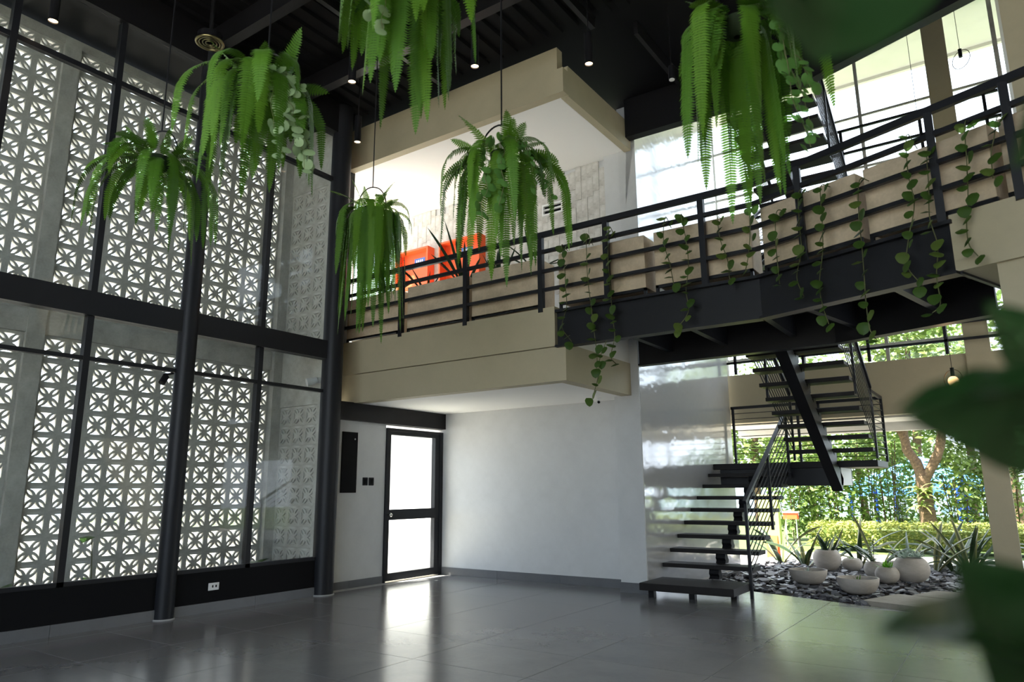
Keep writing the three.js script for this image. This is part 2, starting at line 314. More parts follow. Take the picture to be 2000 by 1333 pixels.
// main roof: corrugated deck, beams, edge beam
const roofEdge = [[-3.84, -8.5], [-1.62, -8.62], [4.4, -8.62 + 6.02 * 0.40]];
{
  const c = structure('ceiling_3', 'black corrugated metal roof deck over the hall');
  const s = new THREE.Shape(), n = 60, x0 = -8.75, x1 = 4.4; s.moveTo(x0, 6.72);
  for (let i = 0; i < n; i++) { const a = x0 + (x1 - x0) * i / n, d = (x1 - x0) / n; s.lineTo(a, 6.62); s.lineTo(a + d * 0.55, 6.62); s.lineTo(a + d * 0.65, 6.655); s.lineTo(a + d * 0.9, 6.655); }
  s.lineTo(x1, 6.62); s.lineTo(x1, 6.72);
  const g = new THREE.ExtrudeGeometry(s, { depth: 10.75, bevelEnabled: false }); g.translate(0, 0, -6.6);
  part('deck', g, M.roof, c);
  part('deck_over_bridge', prismG([[-8.75, -6.6], [4.4, -6.6], [4.4, roofEdge[2][1] - 0.05], [-1.62, -8.66], [-8.75, -8.8]], 6.64, 6.72), M.roof, c);
  for (const z of [2.6, 0.9, -0.8, -2.5, -4.2, -5.5]) part('beam', boxG(-7.2, 4.3, 6.36, 6.62, z - 0.06, z + 0.06), M.black, c);
  for (const x of [-5.6, -3.4, -1.2, 1.2, 3.4]) part('joist', boxG(x - 0.03, x + 0.03, 6.5, 6.62, 4, -6.6), M.black, c);
  for (const x of [-3.0, -2.1, -0.9]) part('joist', boxG(x - 0.025, x + 0.025, 6.45, 6.62, -6.9, -8.3), M.black, c);
  part('edge_beam', barG(V(-3.9, 6.39, -8.5), V(-1.6, 6.39, -8.56), 0.14, 0.64), M.black, c);
  part('edge_beam', barG(V(-1.66, 6.39, -8.56), V(4.3, 6.39, -8.56 + 5.96 * 0.385), 0.14, 0.64), M.black, c);
  part('front_fascia', boxG(-8.75, 4.4, 6.4, 6.72, 4.13, 4.16), M.black, c);
  part('eave', boxG(-8.8, XG - 0.1, 6.44, 6.62, 4, -6.4), M.black, c);
}
// stairwell: window wall, spandrel, pillars, high ceiling
{
  const w = structure('wall_stairwell', 'beige spandrel beam behind the stairs below the upper windows');
  part('spandrel', boxG(-4.1, 4.4, 2.33, 3.15, -12.1, -12.3), M.beige, w);
  part('spandrel_ledge', boxG(-4.1, 4.4, 2.30, 2.34, -12.3, -13.2), M.cream, w);
  part('outer_beam', boxG(-4.1, 4.4, 2.16, 2.30, -13.2, -13.35), M.cream, w);
  part('header', boxG(-4.1, 4.4, 8.72, 9.0, -12.1, -12.3), M.cream, w);
  part('eave_soffit', boxG(-6, 6, 8.72, 8.8, -12.3, -13.62), M.cream, w);
  part('eave_edge', boxG(-6, 6, 8.66, 8.86, -13.62, -13.7), M.cream, w);
  part('pillar', boxG(-0.38, -0.07, 0, 8.72, -12.07, -12.4), M.beige, w);
  const c = structure('ceiling_4', 'black metal ceiling high above the stairwell');
  part('panel', boxG(-4.1, 4.5, 8.85, 8.95, -8.2, -12.4), M.roof, c);
  part('upstand', boxG(-4.1, 4.5, 6.7, 8.85, -8.2, -8.3), M.roof, c);
  const n = structure('window_3', 'upper stairwell windows with thin grey bars');
  for (const x of [-3.9, -2.62, -1.39]) part('mullion', boxG(x - 0.025, x + 0.025, 3.15, 8.72, -12.17, -12.22), M.screenWall, n);
  for (const x of [0.55, 1.8]) part('mullion', boxG(x - 0.03, x + 0.03, 3.15, 8.72, -12.17, -12.22), M.screenWall, n);
  for (const y of [3.42, 3.78, 4.6, 5.5, 6.4, 7.3]) for (const [a, b] of [[-4.05, -0.38], [-0.07, 3.1]]) part('glazing_bar', boxG(a, b, y - 0.018, y + 0.018, -12.18, -12.21), M.screenWall, n);
  for (const [a, b] of [[-4.05, -2.62], [-2.62, -1.39], [-1.39, -0.38], [-0.07, 0.55], [0.55, 1.8], [1.8, 3.1]]) part('pane', boxG(a, b, 3.15, 8.72, -12.196, -12.19), M.glass, n);
}
// slab and wall beyond the right end of the bridge
{
  const f = structure('floor_far', 'beige fascia and slab where the bridge lands');
  const q = (s, o) => { const p = alongBend(s, 0, o); return [p.x, p.z]; };
  part('upper_fascia', prismG([q(1.72, 0.02), q(6.5, 0.02), q(6.5, -2.2), q(1.72, -2.2)], 2.84, 3.29), M.beige, f);
  part('lower_fascia', prismG([q(1.98, -0.02), q(6.5, -0.02), q(6.5, -2.2), q(1.98, -2.2)], 2.42, 2.84), M.beige, f);
  const w = structure('wall_far', 'beige pier of the upper storey beside the bridge');
  part('pier', boxG(0.42, 1.0, 3.29, 6.62, -7.6, -8.1), M.beige, w);
  const r = structure('wall_right', 'beige side wall of the hall beyond the right edge, with an added shading pier');
  part('plaster', boxG(4.3, 4.5, 0, 6.62, -8.6, 4.1), M.beige, r);
  part('rear_plaster', boxG(4.3, 4.5, 0, 8.9, -12.4, -8.6), M.beige, r);
  part('pier', boxG(0.12, 1.1, 0, 6.62, 0.42, 0.9), M.beige, r);  // added unseen pier that keeps the front light off the foreground leaves
  const fr = structure('wall_front', 'front wall of the hall behind the viewpoint with tall wide glazing');
  part('plaster', boxG(-7.3, -5.6, 0, 6.62, 4.0, 4.12), M.white, fr);
  part('plaster', boxG(3.6, 4.5, 0, 6.62, 4.0, 4.12), M.white, fr);
  part('below_glazing', boxG(-5.6, 3.6, 0, 0.6, 4.0, 4.12), M.beige, fr);
  part('over_glazing', boxG(-5.6, 3.6, 6.4, 6.62, 4.0, 4.12), M.white, fr);
  part('pane', boxG(-5.6, 3.6, 0.6, 6.4, 4.05, 4.06), M.glass, fr);
  for (const x of [-5.6, -3.3, -1, 1.3, 3.6]) part('mullion', boxG(x - 0.03, x + 0.03, 0.6, 6.4, 4.02, 4.09), M.steel, fr);
}

// ================================================================== OUTDOOR GROUND
{
  const g = structure('ground', 'outdoor ground round the building');
  part('paving', prismG([[-40, 40], [-7.3, 40], [-7.3, -9], [-40, -9]], -0.2, -0.06), M.path, g);
  part('forecourt', prismG([[-7.3, 40], [40, 40], [40, 4.2], [-7.3, 4.2]], -0.2, -0.02), M.path, g);
  part('side_court', prismG([[4.4, 4.2], [40, 4.2], [40, -13.5], [4.4, -13.5]], -0.2, -0.02), M.path, g);
  part('garden_path', prismG([[-40, -14.0], [40, -14.0], [40, -16.2], [-40, -16.2]], -0.2, -0.06), M.path, g);
  part('lawn', prismG([[-40, -16.2], [40, -16.2], [40, -70], [-40, -70]], -0.2, -0.08), M.grass, g);
  part('back_strip', prismG([[-40, -9], [-3.9, -9], [-3.9, -14], [-40, -14]], -0.2, -0.05), M.path, g);
  const y = structure('wall_yard', 'white yard wall seen through the glass door');
  part('plaster', boxG(-13, -7.35, -0.05, 3.2, -9.25, -9.4), M.white, y);
  part('added_yard_shade', prismG([[-11.5, -8.4], [-8.55, -8.4], [-8.55, -8.92], [-7.52, -8.92], [-7.52, -9.4], [-11.5, -9.4]], 3.0, 3.1), M.white, y);  // slab added out of view to hold the sun off the yard wall
  for (let i = 0; i < 4; i++) for (let j = 0; j < 4; j++) part('yard_tile', boxG(-7.5 - i * 0.6, -8.096 - i * 0.6, -0.05, -0.005, -6.9 - j * 0.6, -7.496 - j * 0.6), M.cream, y);
}
// slate bed
{
  const bed = thing('slate_bed', 'bed of loose dark slate chips around the round pots', 'bed');
  const edge = (x) => x < -2.9 ? -9.32 : -9.32 + (x + 2.9) * 0.364;
  part('soil', prismG([[-3.84, -9.34], [-2.9, -9.34], [2.4, edge(2.4) - 0.02], [2.4, -13.9], [-3.84, -13.9]], -0.2, -0.05), M.soil, bed);
  part('kerb', boxG(-3.84, 2.4, -0.06, 0.03, -13.62, -13.72), M.screenWall, bed);
  seed(31);
  const chip = (k) => { seed(100 + k); const g = new THREE.CylinderGeometry(1, 1.05, 0.26, 6, 1), p = g.attributes.position; const rad = Array.from({ length: 7 }, () => rr(0.6, 1.15)); for (let i = 0; i < p.count; i++) { const a = Math.atan2(p.getZ(i), p.getX(i)), q = rad[Math.round((a + Math.PI) / (Math.PI / 3)) % 6]; p.setX(i, p.getX(i) * q); p.setZ(i, p.getZ(i) * q * 0.7); } const f = g.toNonIndexed(); f.computeVertexNormals(); return f; };
  const chips = [0, 1, 2, 3].map(chip); seed(32);
  const spots = []; let guard = 0;
  while (spots.length < 2700 && guard++ < 20000) { const x = rr(-3.8, 2.2), z = rr(-13.55, -7.6); if (z > edge(x) - 0.05) continue; if (x > -1.75 && z > -9.0 - (x + 1.75) * 0.05 - 1.0 && z > edge(x) - 1.15 && x > -1.5) continue; spots.push([x, rr(-0.045, 0.012), z, rr(0.035, 0.085)]); }
  const near = spots.map((s, i) => [i, (s[0] + 1.5) ** 2 * 0.25 + (s[2] + 9.3) ** 2]).sort((a, b) => a[1] - b[1]).map((q) => q[0]);
  const isNear = new Set(near.slice(0, 290)); const inst = chips.map(() => []); const mtx = new THREE.Matrix4(), e = new THREE.Euler(), qt = new THREE.Quaternion();
  spots.forEach(([x, y, z, s], i) => {
    e.set(rr(-0.35, 0.35), rr(0, 6.28), rr(-0.35, 0.35)); const k = Math.floor(rnd() * 4);
    if (isNear.has(i)) { const m = part('slate_chip', chips[k], M.slate[Math.floor(rnd() * 4)], bed); m.position.set(x, y + 0.01, z); m.rotation.copy(e); m.scale.setScalar(s); }
    else inst[k].push(mtx.clone().compose(V(x, y, z), qt.clone().setFromEuler(e), V(s, s, s)));
  });
  inst.forEach((list, k) => { const im = new THREE.InstancedMesh(chips[k], M.slate[k], list.length); list.forEach((m, i) => im.setMatrixAt(i, m)); im.name = 'slate_chips'; im.userData.kind = 'stuff'; bed.add(im); });
  const pv = [[[-1.56, -8.98], [-0.2, -8.5], [-0.2, -9.28], [-1.3, -9.72]], [[-1.15, -9.68], [-0.2, -9.42], [-0.2, -10.1], [-0.95, -10.25]]];
  pv.forEach((p, i) => tag(part(numbered('paving_slab'), prismG(p, -0.05, 0.035), M.paver, scene), ['pale stone slab bordering the dark hall floor', 'pale stone slab behind the first, set in slate'][i], 'paving slab'));
}

// ================================================================== STEEL COLUMNS
for (const [z, r, y1, label] of [[-4.21, 0.1, 6.6, 'slim round black steel column in the middle of the glass front'], [-6.25, 0.135, 6.6, 'thick round black steel corner column beside the white door panel']]) {
  const c = thing('steel_column', label, 'column');
  part('shaft', rodG(V(XG + 0.02, 0, z), V(XG + 0.02, y1, z), r, 32), M.steel, c);
  part('foot_ring', rodG(V(XG + 0.02, 0, z), V(XG + 0.02, 0.012, z), r + 0.012, 32), M.grout, c);
}

// ================================================================== BRIDGE
{
  const b = thing('steel_bridge', 'black steel footbridge bending away from the balcony', 'bridge');
  const end = 1.74, P = alongBend;
  const beam = (name, a, c, out) => { // I-section: web and two flanges
    const dir = c.clone().sub(a).normalize(), nrm = V(-dir.z, 0, dir.x).multiplyScalar(out);
    const o = (v, k) => v.clone().add(nrm.clone().multiplyScalar(k));
    const w = part(name, mergeGeometries([barG(o(a, -0.02).setY(3.03), o(c, -0.02).setY(3.03), 0.03, 0.40), barG(o(a, -0.01).setY(3.235), o(c, -0.01).setY(3.235), 0.12, 0.03), barG(o(a, 0.0).setY(2.828), o(c, 0.0).setY(2.828), 0.13, 0.022)]), M.steel, b);
    return w;
  };
  beam('front_beam', V(-4.06, 0, -6.75), V(K0.x, 0, K0.z), 1);
  beam('front_beam', V(K0.x, 0, K0.z), P(end, 0), 1);
  beam('rear_beam', V(-3.835, 0, FARZ), KF.clone(), -1);
  const e2 = V(0.06, 0, KF.z + 1.51 * 0.385);
  beam('rear_beam', KF.clone(), e2, -1);
  part('deck', prismG([[-4.0, -6.8], [K0.x, -6.8], [P(end, 0, -0.03).x, P(end, 0, -0.03).z], [e2.x, e2.z], [KF.x, KF.z], [-3.84, FARZ], [-3.84, -8.39], [-4.0, -8.39]], 3.2, 3.26), M.black, b);
  for (const x of [-3.4, -2.7, -1.9]) part('cross_beam', boxG(x - 0.035, x + 0.035, 2.95, 3.2, -6.78, -8.42), M.steel, b);
  part('cross_beam', barG(V(-1.55, 3.07, -6.72), V(-1.2, 3.07, -8.4), 0.07, 0.25), M.steel, b);
  part('cross_beam', barG(V(-0.75, 3.07, -6.42), V(-0.4, 3.07, -8.1), 0.07, 0.25), M.steel, b);
  part('end_plate', barG(P(end, 3.03, 0), P(end, 3.03, -1.8), 0.03, 0.42), M.steel, b);
}
// railing along balcony and bridge
{
  const r = thing('balcony_railing', 'black steel railing with four rails along balcony and bridge', 'railing');
  const ys = [4.19, 3.98, 3.74, 3.515], hs = [0.062, 0.04, 0.036, 0.036], Z = -6.735;
  const start = V(-7.62, 0, Z), kink = V(K0.x, 0, Z), last = alongBend(3.2, 0, 0.015), at = (v, y) => v.clone().setY(y);
  ys.forEach((y, i) => { for (const [a, c] of [[start, kink], [kink, last]]) part(i ? 'rail' : 'handrail', barG(at(a, y), at(c, y), 0.045, hs[i]), M.steel, r); });
  const posts = [-6.47, -5.37, -4.255, -3.4, -2.31].map((x) => V(x, 0, Z)); for (const s of [0.5, 1.67, 2.2, 3.1]) posts.push(alongBend(s, 0, 0.015));
  for (const p of posts) part('post', boxG(p.x - 0.03, p.x + 0.03, 3.25, 4.17, p.z - 0.03, p.z + 0.03), M.steel, r);
}
// planter boxes
const planterSpots = [[-7.62, -6.62], [-6.45, -5.46], [-5.35, -4.34], [-4.07, -2.99], [-2.88, -1.86]].map(([a, b]) => ({ c: V((a + b) / 2, 0, -7.0), w: b - a, t: 0 }));
for (const [a, b] of [[0.02, 0.99], [1.06, 2.03], [2.1, 3.1]]) { const p = alongBend((a + b) / 2, 0, -0.25); planterSpots.push({ c: p, w: b - a, t: -ANG }); }
const order = ['first', 'second', 'third', 'fourth', 'fifth', 'sixth', 'seventh', 'eighth', 'ninth', 'tenth', 'eleventh', 'twelfth', 'thirteenth', 'fourteenth', 'fifteenth', 'sixteenth', 'seventeenth', 'eighteenth', 'nineteenth', 'twentieth'];
planterSpots.forEach(({ c, w, t }, i) => {
  const p = thing('planter_box', 'beige concrete planter box, ' + order[i] + ' from the corner column along the railing', 'planter', 'planter boxes behind the railing');
  p.position.set(c.x, 0, c.z); p.rotation.y = t;
  const d = 0.175, y0 = 3.36, y1 = 3.95, k = 0.03;
  for (const [z0, z1] of [[-d, -d + k], [d - k, d]]) part('side', rboxG(-w / 2, w / 2, y0, y1, z0, z1), M.planter, p);
  for (const [x0, x1] of [[-w / 2, -w / 2 + k], [w / 2 - k, w / 2]]) part('end', rboxG(x0, x1, y0, y1, -d + k, d - k), M.planter, p);
  part('bottom', boxG(-w / 2 + 0.005, w / 2 - 0.005, y0 + 0.004, y0 + 0.04, -d + k, d - k), M.planter, p);
  part('soil', boxG(-w / 2 + k, w / 2 - k, 3.8, 3.9, -d + k, d - k), M.soil, p);
  const st = part('stand', mergeGeometries([boxG(-w / 2, w / 2, 3.33, 3.36, d - 0.03, d), boxG(-w / 2, w / 2, 3.33, 3.36, -d, -d + 0.03), boxG(-w / 2, -w / 2 + 0.03, 3.25, 3.36, d - 0.03, d), boxG(w / 2 - 0.03, w / 2, 3.25, 3.36, d - 0.03, d), boxG(-w / 2, -w / 2 + 0.03, 3.25, 3.36, -d, -d + 0.03), boxG(w / 2 - 0.03, w / 2, 3.25, 3.36, -d, -d + 0.03)]), M.steel, p);
  if (i < 3) st.position.y = 0.02;
});

// ================================================================== STAIRS
function buildStairs(base, label) {
  const s = thing('staircase', label, 'stairs'); s.position.y = base;
  const XL = -3.835, XR = -2.69, rise = 0.163, run = 0.268, B = M.tread;
  // bottom step on its legs
  if (!base) {
    part('bottom_step', rboxG(-3.80, -2.68, 0.088, 0.172, -8.06, -8.75, 0.006), B, s);
    for (const [x, z] of [[-3.70, -8.2], [-3.24, -8.3], [-2.85, -8.6]]) part('step_leg', boxG(x - 0.035, x + 0.035, 0, 0.088, z - 0.035, z + 0.035), M.black, s);
  }
  for (let k = 2; k <= 9; k++) {
    const y = rise * k + 0.005, z = -8.85 - run * (k - 2);
    part('tread', rboxG(XL, XR, y - 0.05, y, z, z - 0.3, 0.005), B, s);
    const sh = new THREE.Shape(); [[0, -0.05], [-0.08, -0.05], [-0.10, -0.10], [-0.075, -0.13], [-0.10, -0.163], [0.03, -0.165], [0.05, -0.13], [0.02, -0.10]].forEach(([a, b], i) => i ? sh.lineTo(a, b) : sh.moveTo(a, b));
    const g = new THREE.ExtrudeGeometry(sh, { depth: 0.12, bevelEnabled: false }); g.rotateY(Math.PI / 2); g.translate(-3.24, y, z - 0.12); part('tread_support', g, M.black, s);
  }
  // landing
  part('landing', rboxG(XL, -1.53, 1.53, 1.622, -10.97, -11.95, 0.006), B, s);
  part('landing_beam', boxG(-3.74, -2.02, 1.285, 1.53, -11.0, -11.06), M.black, s);
  part('landing_beam', boxG(-3.74, -2.02, 1.285, 1.53, -11.8, -11.86), M.black, s);
  part('landing_side_beam', boxG(-2.07, -2.02, 1.285, 1.53, -11.06, -11.8), M.plastic, s);
  // upper flight
  for (let k = 1; k <= 9; k++) { const y = 1.62 + rise * k, z = -10.95 + 0.25 * k; part('tread', rboxG(-2.62, -1.53, y - 0.05, y, z - 0.29, z, 0.005), B, s); }
  part('stringer', barG(V(-2.09, 1.29, -11.12), V(-2.09, 3.0, -8.47), 0.14, 0.21), M.black, s);
  for (let k = 1; k <= 9; k++) { const y = 1.62 + rise * k - 0.05, z = -10.95 + 0.25 * k; part('tread_support', boxG(-2.15, -2.03, y - 0.11, y, z - 0.2, z - 0.06), M.black, s); }
  // railing of the lower flight: sloping handrail and rods
  const slope = (2.26 - 1.07) / (-10.73 + 8.6), railAt = (z, dy) => V(-2.67, 1.07 + slope * (z + 8.6) + dy, z);
  part('handrail', barG(railAt(-8.63, 0), railAt(-10.85, 0), 0.045, 0.04), M.steel, s);
  for (let k = 1; k <= 9; k++) part('rod', rodG(railAt(-8.66, -0.095 * k), railAt(-10.85, -0.095 * k), 0.0065, 6), M.steel, s);
  for (const [z, y0] of [[-8.67, base ? 0.2 : 0], [-9.75, 0.72], [-10.85, 1.4]]) part('post', barG(V(-2.67, y0, z), railAt(z, 0), 0.035, 0.035), M.steel, s);
  // railings of the upper flight
  const s2 = rise / 0.25;
  for (const x of [-2.6, -1.52]) {
    const q = (z, dy) => V(x, 1.62 + s2 * (z + 10.95) + dy, z);
    part('handrail', barG(q(-10.92, 0.98), q(-8.55, 0.98), 0.045, 0.04), M.steel, s);
    for (let k = 1; k <= 9; k++) part('rod', rodG(q(-10.92, 0.98 - 0.095 * k), q(-8.55, 0.98 - 0.095 * k), 0.0065, 6), M.steel, s);
    for (const z of [-10.92, -9.75, -8.56]) part('post', barG(q(z, 0.0), q(z, 0.98), 0.03, 0.035), M.steel, s);
  }
  // landing railing
  part('handrail', barG(V(-3.8, 2.57, -11.92), V(-1.53, 2.57, -11.92), 0.04, 0.045), M.steel, s);
  part('handrail', barG(V(-1.53, 2.57, -11.92), V(-1.53, 2.57, -10.92), 0.04, 0.045), M.steel, s);
  for (let k = 1; k <= 9; k++) { part('rod', rodG(V(-3.8, 2.57 - 0.095 * k, -11.92), V(-1.53, 2.57 - 0.095 * k, -11.92), 0.0065, 6), M.steel, s); part('rod', rodG(V(-1.53, 2.57 - 0.095 * k, -11.92), V(-1.53, 2.57 - 0.095 * k, -10.92), 0.0065, 6), M.steel, s); }
  for (const x of [-3.77, -2.74, -2.42, -1.53]) part('post', boxG(x - 0.018, x + 0.018, 1.62, 2.57, -11.9, -11.94), M.steel, s);
  return s;
}
buildStairs(0, 'black open stairs rising from the hall floor to the bridge');
buildStairs(3.25, 'black open stairs rising from the bridge towards the stairwell ceiling');
{
  const g = thing('window_guard', 'black guard rail in front of the low stairwell window bars', 'railing');
  for (const y of [3.35, 3.6]) part('rail', boxG(-4.0, 2.8, y - 0.018, y + 0.018, -12.0, -12.04), M.steel, g);
  for (const x of [-3.7, -2.6, -1.63, -0.6, 0.9, 1.9]) part('post', boxG(x - 0.022, x + 0.022, 3.15, 3.66, -12.0, -12.04), M.steel, g);
  const h = thing('window_guard', 'black guard rail high across the tall white stairwell window', 'railing');
  for (const y of [6.6, 7.0]) part('rail', boxG(-1.9, 0.5, y - 0.018, y + 0.018, -11.94, -11.98), M.steel, h);
  for (const x of [-1.68, -0.55, 0.3]) part('post', boxG(x - 0.022, x + 0.022, 6.2, 7.0, -11.94, -11.98), M.steel, h);
  for (const x of [-1.68, -0.55, 0.3]) part('bracket', boxG(x - 0.02, x + 0.02, 6.4, 6.44, -11.97, -12.18), M.steel, h);
}

// ================================================================== WALL FITTINGS
{
  const p = thing('electrical_panel', 'tall flat black electrical panel on the white wall beside the door', 'electrical panel');
  part('door', rboxG(-7.402, -7.382, 1.232, 2.045, -6.62, -6.896, 0.004), M.blackMatt, p);
  part('lock', rodG(V(-7.383, 1.95, -6.84), V(-7.378, 1.95, -6.84), 0.012, 12), M.chrome, p);
  [[-7.02, -7.112, 'black light switch nearer the electrical panel'], [-7.136, -7.229, 'black light switch nearer the glass door']].forEach(([a, b, l]) => { const s = thing('light_switch', l, 'switch', 'light switches beside the door'); part('plate', rboxG(-7.402, -7.388, 1.328, 1.438, a, b, 0.006), M.black, s); part('rocker', rboxG(-7.39, -7.384, 1.35, 1.416, a - 0.026, b + 0.026, 0.002), M.blackMatt, s); });
  const o = thing('wall_socket', 'white double socket on the low black wall', 'socket');
  part('plate', rboxG(XG + 0.018, XG + 0.03, 0.222, 0.298, -4.688, -4.812, 0.004), M.plastic, o);
  for (const z of [-4.735, -4.775]) { part('slot', boxG(XG + 0.029, XG + 0.0315, 0.25, 0.275, z - 0.008, z + 0.008), M.blackMatt, o); }
  const c = thing('security_camera', 'small white security camera under the balcony soffit', 'camera');
  part('base', rodG(V(-4.42, 2.44, -8.35), V(-4.42, 2.415, -8.35), 0.04, 20), M.plastic, c);
  part('body', rodG(V(-4.42, 2.40, -8.36), V(-4.36, 2.37, -8.26), 0.028, 16), M.plastic, c);
  part('lens', rodG(V(-4.359, 2.369, -8.259), V(-4.356, 2.368, -8.254), 0.018, 16), M.blackMatt, c);
  const c2 = thing('security_camera', 'small dark camera fixed to the slim column in the glass front', 'camera');
  part('arm', rodG(V(XG + 0.0, 2.5, -4.1), V(XG - 0.02, 2.47, -4.0), 0.012, 8), M.black, c2);
  part('body', rodG(V(XG - 0.02, 2.46, -4.03), V(XG - 0.0, 2.38, -3.98), 0.035, 16), M.black, c2);
  const w = thing('wall_spotlight', 'small grey spotlight on the pale return wall behind glass', 'spotlight');
  part('bracket', boxG(-7.48, -7.44, 2.66, 2.74, -6.268, -6.2), M.plastic, w);
  part('head', rodG(V(-7.46, 2.70, -6.2), V(-7.52, 2.66, -6.08), 0.045, 18, 0.055), M.plastic, w);
  const v = thing('air_vent', 'white slotted air vent on the rough brick wall', 'vent');
  part('frame', mergeGeometries([boxG(-5.41, -5.05, 5.46, 5.49, -8.68, -8.62), boxG(-5.41, -5.05, 5.31, 5.335, -8.68, -8.62), boxG(-5.41, -5.385, 5.335, 5.46, -8.68, -8.62), boxG(-5.075, -5.05, 5.335, 5.46, -8.68, -8.62)]), M.plastic, v);
  part('slot', boxG(-5.385, -5.075, 5.335, 5.46, -8.68, -8.665), M.blackMatt, v);
  part('slat', boxG(-5.385, -5.075, 5.39, 5.415, -8.665, -8.63), M.plastic, v);
  const rl = thing('round_ceiling_fitting', 'round brass ringed ceiling fitting beside the slim column', 'ceiling fitting');
  part('rim', new THREE.TorusGeometry(0.135, 0.016, 10, 40).rotateX(Math.PI / 2).translate(-6.6, 6.03, -3.8), std(RGB(0.30, 0.26, 0.13), 0.3, { metalness: 1 }), rl);
  for (const r of [0.105, 0.072, 0.04]) part('ring', new THREE.TorusGeometry(r, 0.008, 8, 32).rotateX(Math.PI / 2).translate(-6.6, 6.025, -3.8), std(RGB(0.26, 0.24, 0.13), 0.3, { metalness: 1 }), rl);
  part('body', rodG(V(-6.6, 6.04, -3.8), V(-6.6, 6.12, -3.8), 0.13, 32), M.black, rl);
  part('stem', rodG(V(-6.6, 6.12, -3.8), V(-6.6, 6.62, -3.8), 0.02, 12), M.black, rl);
}
// orange open boxes on the upper wall
[[-8.34, -7.6, 4.62, 5.27, 'orange open fronted box with a blue label, nearer the end window'], [-7.36, -6.52, 4.42, 5.26, 'orange open fronted box with a blue label, nearer the vent']].forEach(([x0, x1, y0, y1, l]) => {
  const b = thing('orange_cabinet', l, 'cabinet'), z0 = -8.67, z1 = -8.5, k = 0.03;
  part('back', boxG(x0 + k, x1 - k, y0 + k, y1 - k, z0, z0 + 0.015), M.orange, b);
  part('top', boxG(x0, x1, y1 - k, y1, z0, z1), M.orange, b); part('bottom', boxG(x0, x1, y0, y0 + k, z0, z1), M.orange, b);
  part('side', boxG(x0, x0 + k, y0 + k, y1 - k, z0, z1), M.orange, b); part('side', boxG(x1 - k, x1, y0 + k, y1 - k, z0, z1), M.orange, b);
  const xm = (x0 + x1) / 2 + 0.06, lb = part('label_plate', boxG(xm - 0.12, xm + 0.12, y1 - 0.22, y1 - 0.12, z0 + 0.015, z0 + 0.02), M.blueLabel, b);
  for (let i = 0; i < 4; i++) part('printed_mark', boxG(xm - 0.08 + i * 0.042, xm - 0.055 + i * 0.042, y1 - 0.19, y1 - 0.15, z0 + 0.02, z0 + 0.022), M.plastic, lb);
});

// ================================================================== LAMPS
[[-7.0, 5.66, -2.45, 'black tube pendant lamp, lit, beside the glass front'], [-5.51, 5.7, -4.86, 'black tube pendant lamp, lit, over the hall between two hanging ferns'], [-6.5, 5.7, -5.87, 'black tube pendant lamp, lit, beside the thick corner column'], [-4.22, 5.7, -5.42, 'black tube pendant lamp, lit, before the middle of the upper beige band'], [-3.2, 5.7, -6.09, 'black tube pendant lamp, lit, near the outer corner of the upper beige band']].forEach(([x, y, z, l]) => {
  const p = thing('pendant_lamp', l, 'lamp', 'tube pendant lamps under the black roof');
  part('tube', new THREE.CylinderGeometry(0.042, 0.042, 0.36, 28, 1, true).translate(x, y + 0.18, z), M.black, p);
  part('cap', rodG(V(x, y + 0.36, z), V(x, y + 0.37, z), 0.042, 28), M.black, p);
  part('cable', rodG(V(x, y + 0.37, z), V(x, 6.62, z), 0.006, 8), M.black, p);
  part('lamp_face', rodG(V(x, y + 0.012, z), V(x, y + 0.02, z), 0.04, 28), M.lampGlow, p);
  const s = new THREE.SpotLight(RGB(1, 0.75, 0.48), 1.2, 0, 0.6, 0.7); s.position.set(x, y + 0.005, z); s.target.position.set(x, 0, z); s.castShadow = true; s.shadow.radius = 2; p.add(s, s.target);
});
{
  const p = thing('pendant_lamp', 'small unlit black tube lamp above the bridge', 'lamp');
  part('tube', rodG(V(-2.59, 5.7, -6.88), V(-2.59, 5.86, -6.88), 0.035, 20), M.black, p);
  part('cable', rodG(V(-2.59, 5.86, -6.88), V(-2.59, 6.64, -6.88), 0.006, 8), M.black, p);
  part('lamp_face', rodG(V(-2.59, 5.692, -6.88), V(-2.59, 5.7, -6.88), 0.03, 20), M.plastic, p);
}
[[-0.5, 2.56, -10.5, true, 'lit globe bulb in a thin wire ring before the beige spandrel'], [0.085, 6.85, -10.5, false, 'unlit bulb in a thin wire ring before the tall window']].forEach(([x, y, z, lit, l]) => {
  const p = thing('ring_pendant', l, 'lamp');
  part('bulb', new THREE.SphereGeometry(0.062, 20, 14).translate(x, y, z), lit ? M.bulbGlow : M.glass, p);
  part('socket', rodG(V(x, y + 0.055, z), V(x, y + 0.17, z), 0.024, 14), M.black, p);
  part('ring', new THREE.TorusGeometry(0.125, 0.0045, 8, 40).rotateY(-0.6).translate(x, y + 0.02, z), M.bark, p);
  part('cable', rodG(V(x, y + 0.17, z), V(x, 8.85, z), 0.004, 6), M.black, p);
  if (lit) { const s = new THREE.PointLight(RGB(1, 0.68, 0.36), 0.2); s.position.set(x, y, z); s.castShadow = true; s.shadow.radius = 2; p.add(s); }
});

